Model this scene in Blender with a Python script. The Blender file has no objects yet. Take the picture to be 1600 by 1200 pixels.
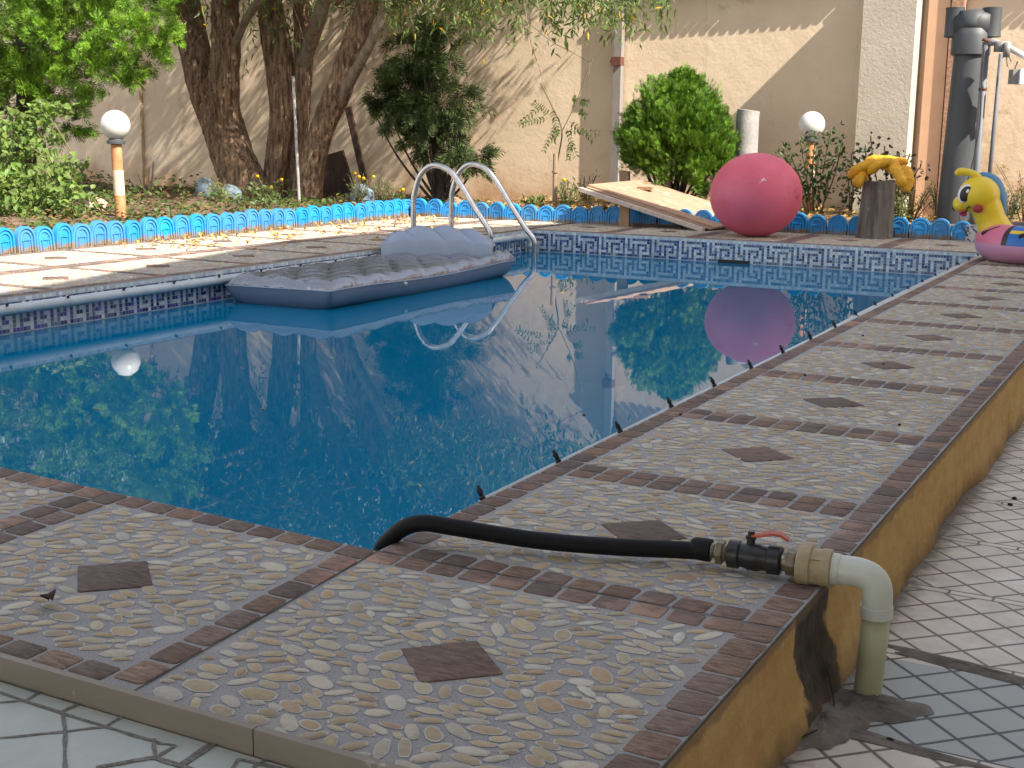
import bpy, math, random
import numpy as np
from mathutils import Vector, Matrix
random.seed(7); rng = np.random.default_rng(7)
S = bpy.context.scene
C = S.collection
# ------------------------------------------------------------------ camera, sky, sun, exposure
CAM = np.array([1.691, -2.490, 1.0]); FPX = 2021.98
YAW, PITCH, ROLL = -0.490089, 0.192586, 0.013230
_f = np.array([math.sin(YAW)*math.cos(PITCH), math.cos(YAW)*math.cos(PITCH), -math.sin(PITCH)])
_r0 = np.array([math.cos(YAW), -math.sin(YAW), 0.0]); _u0 = np.cross(_r0, _f)
_r = _r0*math.cos(ROLL)+_u0*math.sin(ROLL); _u = -_r0*math.sin(ROLL)+_u0*math.cos(ROLL)
cd = bpy.data.cameras.new('camera'); cam = bpy.data.objects.new('camera', cd); C.objects.link(cam)
cam.matrix_world = Matrix(((_r[0], _u[0], -_f[0], CAM[0]), (_r[1], _u[1], -_f[1], CAM[1]), (_r[2], _u[2], -_f[2], CAM[2]), (0, 0, 0, 1)))
cd.sensor_width = 36; cd.lens = FPX/1600*36; cd.clip_start = 0.05; cd.clip_end = 500
S.camera = cam
SUN = Vector((1.0, -0.25, 0.97)).normalized()
W = bpy.data.worlds.new('World'); S.world = W; W.use_nodes = True
nt = W.node_tree; nt.nodes.clear()
sky = nt.nodes.new('ShaderNodeTexSky'); sky.sky_type = 'NISHITA'; sky.sun_disc = False
sky.sun_elevation = math.asin(SUN.z); sky.sun_rotation = math.atan2(SUN.x, SUN.y)
sky.altitude = 1200; sky.dust_density = 1.5
bg = nt.nodes.new('ShaderNodeBackground'); bg.inputs[1].default_value = 0.14
wo = nt.nodes.new('ShaderNodeOutputWorld'); hz = nt.nodes.new('ShaderNodeMix'); hz.data_type = 'RGBA'; hz.blend_type = 'MULTIPLY'; hz.inputs[0].default_value = 1; hz.inputs[7].default_value = (1.14, 1.0, 0.855, 1)
hs0 = nt.nodes.new('ShaderNodeHueSaturation'); hs0.inputs['Saturation'].default_value = 0.68
nt.links.new(sky.outputs[0], hs0.inputs['Color']); nt.links.new(hs0.outputs[0], hz.inputs[6]); nt.links.new(hz.outputs[2], bg.inputs[0]); nt.links.new(bg.outputs[0], wo.inputs[0])
ld = bpy.data.lights.new('sun', 'SUN'); ld.energy = 3.9; ld.angle = math.radians(0.53); ld.color = (1.0, 0.93, 0.82)
lo = bpy.data.objects.new('sun', ld); C.objects.link(lo); lo.rotation_euler = SUN.to_track_quat('Z', 'Y').to_euler(); lo.location = (8, -3, 12)
S.view_settings.view_transform = 'Standard'; S.view_settings.look = 'None'; S.view_settings.gamma = 1
S.view_settings.exposure = 1.6
S.render.engine = 'CYCLES'
S.cycles.max_bounces = 10; S.cycles.transparent_max_bounces = 16; S.cycles.caustics_reflective = False; S.cycles.caustics_refractive = False

def at(px, py, Y):
    """the point of the plane y = Y seen at a pixel of the 1600 x 1200 photograph"""
    v = _f + _r*(px-800)/FPX - _u*(py-600)/FPX
    t = (Y-CAM[1])/v[1]; p = CAM+t*v
    return Vector((float(p[0]), float(p[1]), float(p[2])))
def ppm(p):
    return FPX/float((np.array(p)-CAM) @ _f)

# ------------------------------------------------------------------ materials
M = {}
def mat(name, col=(0.5, 0.5, 0.5), rough=0.6, metal=0.0, tint=False, noise=None, bump=None, spec=0.5, trans=0.0, extra=None, coat=0.0, wear=None, obj=True):
    """noise=(scale, colour2, amount[, stretch])  bump=(scale, strength, distance)  wear=(scale, colour, threshold)"""
    m = bpy.data.materials.new(name); m.use_nodes = True; t = m.node_tree; N = t.nodes; L = t.links
    b = N['Principled BSDF']; b.inputs['Roughness'].default_value = rough; b.inputs['Metallic'].default_value = metal
    b.inputs['Specular IOR Level'].default_value = spec; b.inputs['Coat Weight'].default_value = coat
    tc = N.new('ShaderNodeTexCoord'); co = tc.outputs['Object']
    cur = N.new('ShaderNodeRGB'); cur.outputs[0].default_value = (*col, 1); cur = cur.outputs[0]
    def mix(a, bb, fac, mode='MIX'):
        x = N.new('ShaderNodeMix'); x.data_type = 'RGBA'; x.blend_type = mode
        L.new(a, x.inputs[6])
        if isinstance(bb, tuple): x.inputs[7].default_value = (*bb, 1)
        else: L.new(bb, x.inputs[7])
        if isinstance(fac, float): x.inputs[0].default_value = fac
        else: L.new(fac, x.inputs[0])
        return x.outputs[2]
    def nz(scale, detail=5, stretch=None, lo=0.35, hi=0.65, rough_=0.6):
        n = N.new('ShaderNodeTexNoise'); n.inputs['Scale'].default_value = scale; n.inputs['Detail'].default_value = detail; n.inputs['Roughness'].default_value = rough_
        if stretch:
            mp = N.new('ShaderNodeMapping'); mp.inputs['Scale'].default_value = stretch; L.new(co, mp.inputs[0]); L.new(mp.outputs[0], n.inputs['Vector'])
        else: L.new(co, n.inputs['Vector'])
        r = N.new('ShaderNodeMapRange'); r.inputs[1].default_value = lo; r.inputs[2].default_value = hi; L.new(n.outputs[0], r.inputs[0])
        return r.outputs[0]
    m['h'] = 0
    if noise:
        f = nz(noise[0], 5, noise[3] if len(noise) > 3 else None)
        mu = N.new('ShaderNodeMath'); mu.operation = 'MULTIPLY'; L.new(f, mu.inputs[0]); mu.inputs[1].default_value = noise[2]
        cur = mix(cur, noise[1], mu.outputs[0])
    if wear:
        for wsc, wcol, th in (wear if isinstance(wear, list) else [wear]):
            cur = mix(cur, wcol, nz(wsc, 8, None, th, th+0.06, 0.7))
    if tint:
        a = N.new('ShaderNodeAttribute'); a.attribute_name = 'tint'
        cur = mix(cur, a.outputs['Color'], 1.0, 'MULTIPLY')
    if extra: cur = extra(N, L, co, cur, mix, nz)
    L.new(cur, b.inputs['Base Color'])
    if bump:
        for i, bp in enumerate(bump if isinstance(bump, list) else [bump]):
            n = N.new('ShaderNodeTexNoise'); n.inputs['Scale'].default_value = bp[0]; n.inputs['Detail'].default_value = 6; n.inputs['Roughness'].default_value = 0.62
            if len(bp) > 3:
                mp = N.new('ShaderNodeMapping'); mp.inputs['Scale'].default_value = bp[3]; L.new(co, mp.inputs[0]); L.new(mp.outputs[0], n.inputs['Vector'])
            else: L.new(co, n.inputs['Vector'])
            bu = N.new('ShaderNodeBump'); bu.inputs['Strength'].default_value = bp[1]; bu.inputs['Distance'].default_value = bp[2]
            L.new(n.outputs[0], bu.inputs['Height'])
            if b.inputs['Normal'].is_linked: L.new(b.inputs['Normal'].links[0].from_socket, bu.inputs['Normal'])
            L.new(bu.outputs[0], b.inputs['Normal'])
    if trans > 0:
        tr = N.new('ShaderNodeBsdfTranslucent'); L.new(cur, tr.inputs[0])
        ms = N.new('ShaderNodeMixShader'); ms.inputs[0].default_value = trans
        L.new(b.outputs[0], ms.inputs[1]); L.new(tr.outputs[0], ms.inputs[2]); L.new(ms.outputs[0], N['Material Output'].inputs[0])
    M[name] = m
    return m

# ------------------------------------------------------------------ mesh builder
class MB:
    def __init__(s): s.v = []; s.f = []; s.m = []; s.c = []; s.np = []
    def add(s, vs, fs, mi=0, col=(1, 1, 1)):
        o = len(s.v); s.v += [tuple(p) for p in vs]
        for f in fs: s.f.append(tuple(o+i for i in f)); s.m.append(mi); s.c.append(col)
    def box(s, c, d, rz=0.0, mi=0, col=(1, 1, 1), R=None):
        x, y, z = d[0]/2, d[1]/2, d[2]/2; R = R or Matrix.Rotation(rz, 3, 'Z'); c = Vector(c)
        vs = [c+R @ Vector((a*x, b*y, e*z)) for e in (-1, 1) for a, b in ((-1, -1), (1, -1), (1, 1), (-1, 1))]
        s.add(vs, [(3, 2, 1, 0), (4, 5, 6, 7), (0, 1, 5, 4), (1, 2, 6, 5), (2, 3, 7, 6), (3, 0, 4, 7)], mi, col)
    def bbox(s, lo, hi, mi=0, col=(1, 1, 1)):
        s.box([(a+b)/2 for a, b in zip(lo, hi)], [b-a for a, b in zip(lo, hi)], 0, mi, col)
    def tube(s, pts, rad, seg=12, mi=0, col=(1, 1, 1), cap=True, jit=0.0, ridges=0, ramp=0.0, flat=1.0):
        pts = [Vector(p) for p in pts]; n = len(pts); rad = [rad]*n if isinstance(rad, (int, float)) else rad
        t0 = (pts[1]-pts[0]).normalized(); up = Vector((0, 0, 1)) if abs(t0.z) < 0.9 else Vector((1, 0, 0))
        a = t0.cross(up).normalized(); vs = []
        ph = random.random()*6
        for i in range(n):
            t = (pts[min(i+1, n-1)]-pts[max(i-1, 0)]).normalized()
            a = (a-t*a.dot(t)).normalized(); b = t.cross(a)
            for k in range(seg):
                q = 2*math.pi*k/seg; r = rad[i]*(1+random.uniform(-jit, jit))
                if ridges: r *= 1+ramp*(math.sin(ridges*q+ph+0.5*math.sin(i*0.7))+0.5*math.sin(ridges*2.3*q+i*0.25))
                vs.append(pts[i]+a*math.cos(q)*r+b*math.sin(q)*r*flat)
        fs = [(i*seg+k, i*seg+(k+1) % seg, (i+1)*seg+(k+1) % seg, (i+1)*seg+k) for i in range(n-1) for k in range(seg)]
        if cap: fs += [tuple(range(seg))[::-1], tuple((n-1)*seg+k for k in range(seg))]
        s.add(vs, fs, mi, col)
    def ell(s, c, r, R=None, seg=16, rings=10, mi=0, col=(1, 1, 1), fn=None):
        c = Vector(c); R = R or Matrix.Identity(3); vs = []
        for i in range(rings+1):
            th = math.pi*i/rings
            for k in range(seg):
                q = 2*math.pi*k/seg; d = Vector((math.sin(th)*math.cos(q), math.sin(th)*math.sin(q), math.cos(th)))
                w = fn(d) if fn else 1.0
                vs.append(c+R @ Vector((d.x*r[0]*w, d.y*r[1]*w, d.z*r[2]*w)))
        s.add(vs, [(i*seg+k, (i+1)*seg+k, (i+1)*seg+(k+1) % seg, i*seg+(k+1) % seg) for i in range(rings) for k in range(seg)], mi, col)
    def lathe(s, c, prof, seg=24, mi=0, col=(1, 1, 1), R=None):
        c = Vector(c); R = R or Matrix.Identity(3); n = len(prof)
        vs = [c+R @ Vector((r*math.cos(2*math.pi*k/seg), r*math.sin(2*math.pi*k/seg), z)) for r, z in prof for k in range(seg)]
        s.add(vs, [(i*seg+k, i*seg+(k+1) % seg, (i+1)*seg+(k+1) % seg, (i+1)*seg+k) for i in range(n-1) for k in range(seg)]
              + [tuple(range(seg))[::-1], tuple((n-1)*seg+k for k in range(seg))], mi, col)
    def prism(s, poly, z0, z1, mi=0, col=(1, 1, 1), bev=0.0):
        n = len(poly); cx = sum(p[0] for p in poly)/n; cy = sum(p[1] for p in poly)/n
        vs = [(x, y, z0) for x, y in poly]
        if bev:
            vs += [(x, y, z1-bev*0.7) for x, y in poly]
            def ins(x, y):
                d = math.hypot(x-cx, y-cy) or 1; return (x-(x-cx)/d*bev*1.5, y-(y-cy)/d*bev*1.5, z1)
            vs += [ins(x, y) for x, y in poly]; L = 3
        else: vs += [(x, y, z1) for x, y in poly]; L = 2
        fs = [(l*n+i, l*n+(i+1) % n, (l+1)*n+(i+1) % n, (l+1)*n+i) for l in range(L-1) for i in range(n)]
        s.add(vs, fs+[tuple((L-1)*n+i for i in range(n)), tuple(range(n))[::-1]], mi, col)
    def arr(s, V, nv, faces, cols, mi=0):
        """V: (k*nv,3) array of k little pieces with the same faces; cols (k,3)"""
        s.np.append((V, nv, faces, cols, mi))
    def build(s, name, mats, parent=None, smooth=True, auto=None):
        me = bpy.data.meshes.new(name)
        V = [np.array(s.v, float).reshape(-1, 3)]; F = [np.array([len(f) for f in s.f], int)]; I = [np.array([i for f in s.f for i in f], int)]
        MI = [np.array(s.m, int)]; CC = [np.array(s.c, float).reshape(-1, 3)]; off = len(s.v)
        for A, nv, faces, cols, mi in s.np:
            k = len(A)//nv; base = off+np.arange(k)*nv
            flat = np.array([i for f in faces for i in f])
            I.append((base[:, None]+flat[None, :]).ravel()); F.append(np.tile([len(f) for f in faces], k))
            MI.append(np.full(k*len(faces), mi)); CC.append(np.repeat(cols, len(faces), axis=0)); V.append(A); off += len(A)
        V = np.concatenate(V); F = np.concatenate(F); I = np.concatenate(I); MI = np.concatenate(MI); CC = np.concatenate(CC)
        me.vertices.add(len(V)); me.vertices.foreach_set('co', V.ravel())
        me.loops.add(len(I)); me.loops.foreach_set('vertex_index', I.astype(np.int32))
        me.polygons.add(len(F)); st = np.concatenate([[0], np.cumsum(F)[:-1]])
        me.polygons.foreach_set('loop_start', st.astype(np.int32))
        me.polygons.foreach_set('material_index', MI.astype(np.int32))
        me.polygons.foreach_set('use_smooth', np.full(len(F), smooth))
        ca = me.color_attributes.new('tint', 'FLOAT_COLOR', 'CORNER')
        cc = np.repeat(CC, F, axis=0); ca.data.foreach_set('color', np.concatenate([cc, np.ones((len(cc), 1))], 1).ravel().astype(np.float32))
        me.update(calc_edges=True); me.validate()
        for m in (mats if isinstance(mats, (list, tuple)) else [mats]): me.materials.append(M[m])
        if auto is not None:
            me.set_sharp_from_angle(angle=math.radians(auto))
        o = bpy.data.objects.new(name, me); C.objects.link(o)
        if parent: o.parent = parent
        return o
def tag(o, label=None, cat=None, group=None, kind=None):
    if label: o['label'] = label
    if cat: o['category'] = cat
    if group: o['group'] = group
    if kind: o['kind'] = kind
    return o
def thing(name, label, cat, loc=(0, 0, 0), group=None, rz=0.0):
    o = bpy.data.objects.new(name, None); C.objects.link(o); o.location = loc; o.rotation_euler = (0, 0, rz); o.empty_display_size = 0.1
    return tag(o, label, cat, group)
def rootloc(o):
    while o.parent: o = o.parent
    return np.array(o.location)
def part(mb, name, mats, parent, **k):
    """parts are modelled in world coordinates and stored relative to their thing's origin"""
    if mb.v:
        off = rootloc(parent); mb.v = [(p[0]-off[0], p[1]-off[1], p[2]-off[2]) for p in mb.v]
    mb.np = [(A-rootloc(parent), nv, f, c, mi) for A, nv, f, c, mi in mb.np]
    return mb.build(name, mats, parent, **k)
def copy_tree(o, parent=None):
    c = o.copy(); C.objects.link(c); c.parent = parent
    if parent is not None: c.matrix_parent_inverse = o.matrix_parent_inverse
    for ch in [x for x in C.objects if x.parent == o]: copy_tree(ch, c)
    return c
def spline(pts, n=8):
    P = [Vector(p) for p in pts]; P = [P[0]*2-P[1]]+P+[P[-1]*2-P[-2]]; out = []
    for i in range(1, len(P)-2):
        for k in range(n):
            t = k/n; a, b, c, d = P[i-1:i+3]
            out.append(0.5*((2*b)+(c-a)*t+(2*a-5*b+4*c-d)*t*t+(3*b-a-3*c+d)*t*t*t))
    out.append(P[-2]); return out
def lerpr(r, n):
    out = []
    for i in range(len(r)-1):
        out += [r[i]+(r[i+1]-r[i])*k/n for k in range(n)]
    return out+[r[-1]]
def unit(a): return a/np.maximum(np.linalg.norm(a, axis=1, keepdims=True), 1e-9)
def rdir(n): return unit(rng.normal(size=(n, 3)))
def leaves(mb, pos, d, nrm, L, Wd, cols, kind='lance', mi=0, fold=0.25):
    """one small leaf per row: pos, axis d, normal hint, length, width"""
    n = len(pos); d = unit(d); s = unit(np.cross(d, nrm)); nn = np.cross(s, d); L = np.broadcast_to(L, (n,))[:, None]; Wd = np.broadcast_to(Wd, (n,))[:, None]
    if kind == 'blade':
        V = np.stack([pos, pos+d*L*0.45+s*Wd/2, pos+d*L, pos+d*L*0.45-s*Wd/2], 1); fc = [(0, 1, 2, 3)]
    else:
        a, b = (0.3, 0.68) if kind == 'oval' else (0.35, 0.7)
        w2 = 0.8 if kind == 'oval' else 0.62
        f = nn*Wd*fold
        droop = np.array([0, 0, -1.0])*L*0.10
        V = np.stack([pos, pos+d*L*a+s*Wd/2+f, pos+d*L*b+s*Wd/2*w2+f*w2+droop*.5, pos+d*L+droop, pos+d*L*b-s*Wd/2*w2+f*w2+droop*.5, pos+d*L*a-s*Wd/2+f, pos+d*L*0.55+droop*.3], 1)
        fc = [(0, 1, 2, 6), (6, 2, 3), (6, 3, 4), (0, 6, 4, 5)]
        mb.arr(V.reshape(-1, 3), 7, fc, cols, mi); return
    mb.arr(V.reshape(-1, 3), 4, fc, cols, mi)
def colvar(n, base, dv=0.25, dh=0.12):
    b = np.array(base)[None, :]*(1+rng.uniform(-dv, dv, (n, 1))); return np.clip(b*(1+rng.uniform(-dh, dh, (n, 3))), 0, 2)
def sprays(mb, pos, d, L, cols, nb=13, ang=0.75, wd=0.006):
    """flat feathery conifer sprays: a stem of blades leaving it alternately"""
    n = len(pos); d = unit(d); side = unit(np.cross(d, rdir(n))); 
    for k in range(nb):
        t = (k+0.5)/nb; sg = 1 if k % 2 else -1
        dd = d*math.cos(ang)+side*sg*math.sin(ang)+rng.normal(0, 0.12, (n, 3))
        if k == nb-1: dd = d
        p = pos+d*(np.asarray(L)[:, None]*t*0.85)
        ll = np.asarray(L)*(0.55*(1-t)+0.18)
        leaves(mb, p, dd, np.cross(d, side)+rng.normal(0, .3, (n, 3)), ll, wd*(1+0*ll), cols*(1+0.25*(t-0.4)), 'blade')

# ------------------------------------------------------------------ colours
mat('concrete', (0.45, 0.43, 0.42), 0.85, noise=(230, (0.27, 0.26, 0.26), 1.0), bump=[(400, 0.8, 0.003), (8, 0.3, 0.01)], wear=[(3.0, (0.42, 0.39, 0.37), 0.56), (1.4, (0.27, 0.245, 0.225), 0.62)])
mat('brick', (1, 1, 1), 0.75, tint=True, noise=(45, (0.50, 0.45, 0.43), 1.0, (.6, 2.2, 1)), bump=[(60, 0.9, 0.006, (.7, 2.2, 1))], wear=[(160, (1.5, 1.35, 1.2), 0.60), (2.1, (1.35, 1.25, 1.2), 0.55)])
mat('pebble', (1, 1, 1), 0.7, tint=True, noise=(60, (0.86, 0.80, 0.70), 0.8), bump=[(120, 0.35, 0.002)], wear=[(40, (0.70, 0.55, 0.38), 0.64), (1.4, (0.78, 0.72, 0.66), 0.60)])
mat('seam', (0.05, 0.045, 0.04), 0.9)
def N_rgb(N, c):
    x = N.new('ShaderNodeRGB'); x.outputs[0].default_value = (*c, 1); return x.outputs[0]
def curbx(N, L, co, cur, mix, nz):
    # damp black stain round the broken hole and grime along the foot of the kerb: marks of the plaster itself
    sep = N.new('ShaderNodeSeparateXYZ'); L.new(co, sep.inputs[0])
    n = N.new('ShaderNodeTexNoise'); n.inputs['Scale'].default_value = 9; n.inputs['Detail'].default_value = 8; L.new(co, n.inputs['Vector'])
    def m2(op, a, b):
        x = N.new('ShaderNodeMath'); x.operation = op
        for i, q in enumerate((a, b)):
            if isinstance(q, (int, float)): x.inputs[i].default_value = q
            else: L.new(q, x.inputs[i])
        return x.outputs[0]
    def mr(v, a, b):
        r = N.new('ShaderNodeMapRange'); r.inputs[1].default_value = a; r.inputs[2].default_value = b; L.new(v, r.inputs[0]); return r.outputs[0]
    y = m2('ADD', sep.outputs['Y'], m2('MULTIPLY', m2('SUBTRACT', n.outputs[0], 0.5), 0.22))
    y = m2('SUBTRACT', y, m2('MULTIPLY', sep.outputs['Z'], -0.18))
    st = mr(m2('ABSOLUTE', m2('SUBTRACT', y, 0.195), 0), 0.135, 0.115)
    cur = mix(cur, mix(N_rgb(N, (0.10, 0.07, 0.045)), (0.022, 0.017, 0.013), nz(14, 8)), st)
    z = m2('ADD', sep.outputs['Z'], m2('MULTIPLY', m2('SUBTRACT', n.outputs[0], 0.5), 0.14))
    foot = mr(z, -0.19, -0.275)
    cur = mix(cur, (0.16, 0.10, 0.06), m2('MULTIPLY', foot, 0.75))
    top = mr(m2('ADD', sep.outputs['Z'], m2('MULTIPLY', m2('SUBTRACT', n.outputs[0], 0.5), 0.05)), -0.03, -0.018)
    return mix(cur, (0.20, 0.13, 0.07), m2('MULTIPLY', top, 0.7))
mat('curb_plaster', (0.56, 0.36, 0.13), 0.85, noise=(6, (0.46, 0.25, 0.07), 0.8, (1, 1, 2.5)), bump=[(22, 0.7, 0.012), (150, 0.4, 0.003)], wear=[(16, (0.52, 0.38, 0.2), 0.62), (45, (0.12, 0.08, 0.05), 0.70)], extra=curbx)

def floorx(N, L, co, cur, mix, nz):
    sep = N.new('ShaderNodeSeparateXYZ'); L.new(co, sep.inputs[0]); X, Y = sep.outputs['X'], sep.outputs['Y']
    def m2(op, a, b=0):
        x = N.new('ShaderNodeMath'); x.operation = op
        for i, q in enumerate((a, b)):
            if isinstance(q, (int, float)): x.inputs[i].default_value = q
            else: L.new(q, x.inputs[i])
        return x.outputs[0]
    wn = N.new('ShaderNodeTexNoise'); wn.inputs['Scale'].default_value = 7; L.new(co, wn.inputs['Vector'])
    wob = m2('MULTIPLY', m2('SUBTRACT', wn.outputs[0], 0.5), 0.006)
    def lines(v, per, w, off=0.0):   # 1 on the joint
        q = m2('FRACT', m2('DIVIDE', m2('ADD', m2('ADD', v, wob), off), per))
        e = m2('MULTIPLY', m2('MINIMUM', q, m2('SUBTRACT', 1.0, q)), per)
        r = N.new('ShaderNodeMapRange'); r.inputs[1].default_value = w; r.inputs[2].default_value = w*0.5; L.new(e, r.inputs[0]); return r.outputs[0]
    P = 0.516; off = 0.95-0.02   # bands at y = 0.10, 0.62, 1.13 ...
    q = m2('FRACT', m2('DIVIDE', m2('ADD', Y, off-0.014), P)); dist = m2('MULTIPLY', q, P)
    inband = m2('LESS_THAN', dist, 0.034)
    edges = m2('MAXIMUM', lines(Y, P, 0.0048, off-0.014), lines(Y, P, 0.0048, off-0.014-0.034))
    rect = m2('MULTIPLY', inband, lines(X, 0.118, 0.005, 0.03))
    seamx = lines(X, 0.516, 0.004, 0.25)
    dia = m2('MULTIPLY', m2('SUBTRACT', 1.0, inband), m2('MAXIMUM', lines(m2('ADD', X, Y), 0.146, 0.0088, 0.05), lines(m2('SUBTRACT', X, Y), 0.146, 0.0088, -0.08)))
    J = m2('MAXIMUM', m2('MAXIMUM', edges, rect), dia)
    # the blue grey repair tile round the pipe foot
    n = N.new('ShaderNodeTexNoise'); n.inputs['Scale'].default_value = 30; n.inputs['Detail'].default_value = 6; L.new(co, n.inputs['Vector'])
    gy = m2('MULTIPLY', m2('GREATER_THAN', Y, 0.15), m2('LESS_THAN', Y, 0.60))
    cur = mix(cur, (0.36, 0.385, 0.365), m2('MULTIPLY', gy, 0.9))
    # soft dirt creeping out of the joint with the kerb
    dn = m2('ADD', X, m2('MULTIPLY', m2('SUBTRACT', n.outputs[0], 0.5), 0.10))
    r = N.new('ShaderNodeMapRange'); r.inputs[1].default_value = 1.095; r.inputs[2].default_value = 1.03; L.new(dn, r.inputs[0])
    cur = mix(cur, (0.09, 0.065, 0.05), m2('MULTIPLY', r.outputs[0], 0.85))
    jc = mix(N_rgb(N, (0.13, 0.095, 0.075)), (0.02, 0.02, 0.02), gy)
    return mix(cur, jc, m2('MULTIPLY', J, 0.97))
mat('floor_tile', (0.76, 0.68, 0.58), 0.5, noise=(12, (0.60, 0.53, 0.47), 0.9), bump=[(70, 0.25, 0.002), (350, 0.2, 0.001)], wear=[(60, (0.30, 0.24, 0.19), 0.68), (2.2, (0.80, 0.76, 0.70), 0.56), (1.1, (0.56, 0.48, 0.42), 0.60)], extra=floorx)
mat('terrace_tile', (0.56, 0.58, 0.52), 0.5, noise=(9, (0.46, 0.50, 0.46), 0.8), bump=[(60, 0.35, 0.003)], wear=[(90, (0.25, 0.24, 0.2), 0.68), (5, (0.50, 0.51, 0.45), 0.56), (25, (0.38, 0.37, 0.32), 0.68)])
mat('grout', (0.30, 0.28, 0.25), 0.95, noise=(120, (0.11, 0.1, 0.085), 0.9), bump=[(300, 0.6, 0.003)])
mat('marble_sill', (0.29, 0.24, 0.195), 0.5, noise=(5, (0.26, 0.215, 0.17), 0.9, (1, 6, 6)), bump=[(90, 0.3, 0.002, (0.3, 1, 1))], wear=[(12, (0.45, 0.41, 0.36), 0.62), (40, (0.10, 0.08, 0.06), 0.74)])
mat('mortar', (0.27, 0.24, 0.21), 0.95, noise=(14, (0.13, 0.11, 0.095), 0.9), bump=[(40, 0.9, 0.012), (200, 0.5, 0.003)])
mat('mosaic', (1, 1, 1), 0.18, tint=True, noise=(30, (0.8, 0.8, 0.78), 0.7), wear=[(7, (0.62, 0.62, 0.5), 0.66)])
mat('mosaic_grout', (0.45, 0.47, 0.46), 0.8)
mat('pool_tile', (0.010, 0.50, 0.74), 0.4, noise=(3, (0.008, 0.44, 0.68), 0.8))
def wallx(N, L, co, cur, mix, nz):
    sep = N.new('ShaderNodeSeparateXYZ'); L.new(co, sep.inputs[0])
    n = N.new('ShaderNodeTexNoise'); n.inputs['Scale'].default_value = 2.2; n.inputs['Detail'].default_value = 6; L.new(co, n.inputs['Vector'])
    a = N.new('ShaderNodeMath'); a.operation = 'MULTIPLY_ADD'; L.new(n.outputs[0], a.inputs[0]); a.inputs[1].default_value = -1.3; L.new(sep.outputs['Z'], a.inputs[2])
    r = N.new('ShaderNodeMapRange'); r.inputs[1].default_value = -0.15; r.inputs[2].default_value = -0.75; L.new(a.outputs[0], r.inputs[0])
    cur = mix(cur, (0.48, 0.29, 0.16), r.outputs[0])
    stn = nz(3.0, 6, (2.2, 1, 0.12), 0.60, 0.80)      # old water runs
    mm = N.new('ShaderNodeMath'); mm.operation = 'MULTIPLY'; L.new(stn, mm.inputs[0]); mm.inputs[1].default_value = 0.45
    return mix(cur, (0.40, 0.29, 0.19), mm.outputs[0])
mat('plaster', (0.77, 0.61, 0.44), 0.9, noise=(1.3, (0.70, 0.54, 0.375), 0.9), bump=[(5, 0.25, 0.03), (28, 0.35, 0.007), (120, 0.3, 0.003)], wear=[(60, (0.28, 0.20, 0.13), 0.72), (2.5, (0.64, 0.53, 0.39), 0.60), (0.9, (0.55, 0.41, 0.26), 0.60), (170, (0.35, 0.26, 0.17), 0.71)], extra=wallx)
mat('plaster_grey', (0.50, 0.44, 0.36), 0.9, noise=(2.3, (0.43, 0.375, 0.30), 0.9), bump=[(30, 0.6, 0.012), (120, 0.4, 0.004)], wear=[(50, (0.24, 0.19, 0.14), 0.73)])
mat('house_plaster', (0.76, 0.71, 0.63), 0.9, noise=(1.5, (0.70, 0.65, 0.57), 0.8))
mat('house_glass', (0.05, 0.06, 0.07), 0.08)
mat('coping_red', (0.30, 0.20, 0.15), 0.8, noise=(10, (0.2, 0.14, 0.11), 0.8))
mat('soil', (0.16, 0.10, 0.065), 0.95, noise=(9, (0.09, 0.06, 0.04), 0.9), bump=[(25, 0.9, 0.03), (120, 0.6, 0.006)], wear=[(6, (0.30, 0.21, 0.13), 0.55)])
def bluex(N, L, co, cur, mix, nz):
    oi = N.new('ShaderNodeObjectInfo'); hv = N.new('ShaderNodeHueSaturation'); L.new(cur, hv.inputs['Color'])
    for sock, a_, b_ in (('Saturation', .93, 1.04), ('Value', .82, 1.10)):
        r = N.new('ShaderNodeMapRange'); r.inputs[3].default_value = a_; r.inputs[4].default_value = b_; L.new(oi.outputs['Random'], r.inputs[0]); L.new(r.outputs[0], hv.inputs[sock])
    cur = hv.outputs[0]
    sep = N.new('ShaderNodeSeparateXYZ'); L.new(co, sep.inputs[0])
    n = N.new('ShaderNodeTexNoise'); n.inputs['Scale'].default_value = 22; n.inputs['Detail'].default_value = 7; L.new(co, n.inputs['Vector'])
    a = N.new('ShaderNodeMath'); a.operation = 'MULTIPLY_ADD'; L.new(n.outputs[0], a.inputs[0]); a.inputs[1].default_value = -.16; L.new(sep.outputs['Z'], a.inputs[2])
    r = N.new('ShaderNodeMapRange'); r.inputs[1].default_value = -.025; r.inputs[2].default_value = -.06; L.new(a.outputs[0], r.inputs[0])
    return mix(cur, (0.22, 0.17, 0.12), r.outputs[0])
mat('blue_plastic', (0.018, 0.235, 0.56), 0.5, noise=(14, (0.05, 0.30, 0.60), 0.7), bump=[(120, 0.15, 0.001)], wear=[(9, (0.16, 0.36, 0.56), 0.60), (30, (0.10, 0.12, 0.13), 0.68)], extra=bluex)
mat('bark', (0.54, 0.35, 0.22), 0.95, noise=(26, (0.12, 0.07, 0.042), 1.0, (1, 1, 0.16)), wear=[(22, (0.06, 0.035, 0.024), 0.575)], bump=[(20, 1.0, 0.09, (1, 1, 0.14)), (60, 0.8, 0.015, (1, 1, 0.3))])
mat('bark_light', (0.36, 0.28, 0.2), 0.9, noise=(16, (0.15, 0.115, 0.085), 0.9, (1, 1, 0.3)), bump=[(30, 0.8, 0.02, (1, 1, 0.3))])
mat('bark_dark', (0.075, 0.05, 0.038), 0.95, noise=(20, (0.035, 0.025, 0.02), 0.9), bump=[(30, 0.8, 0.02, (1, 1, 0.2))])
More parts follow.
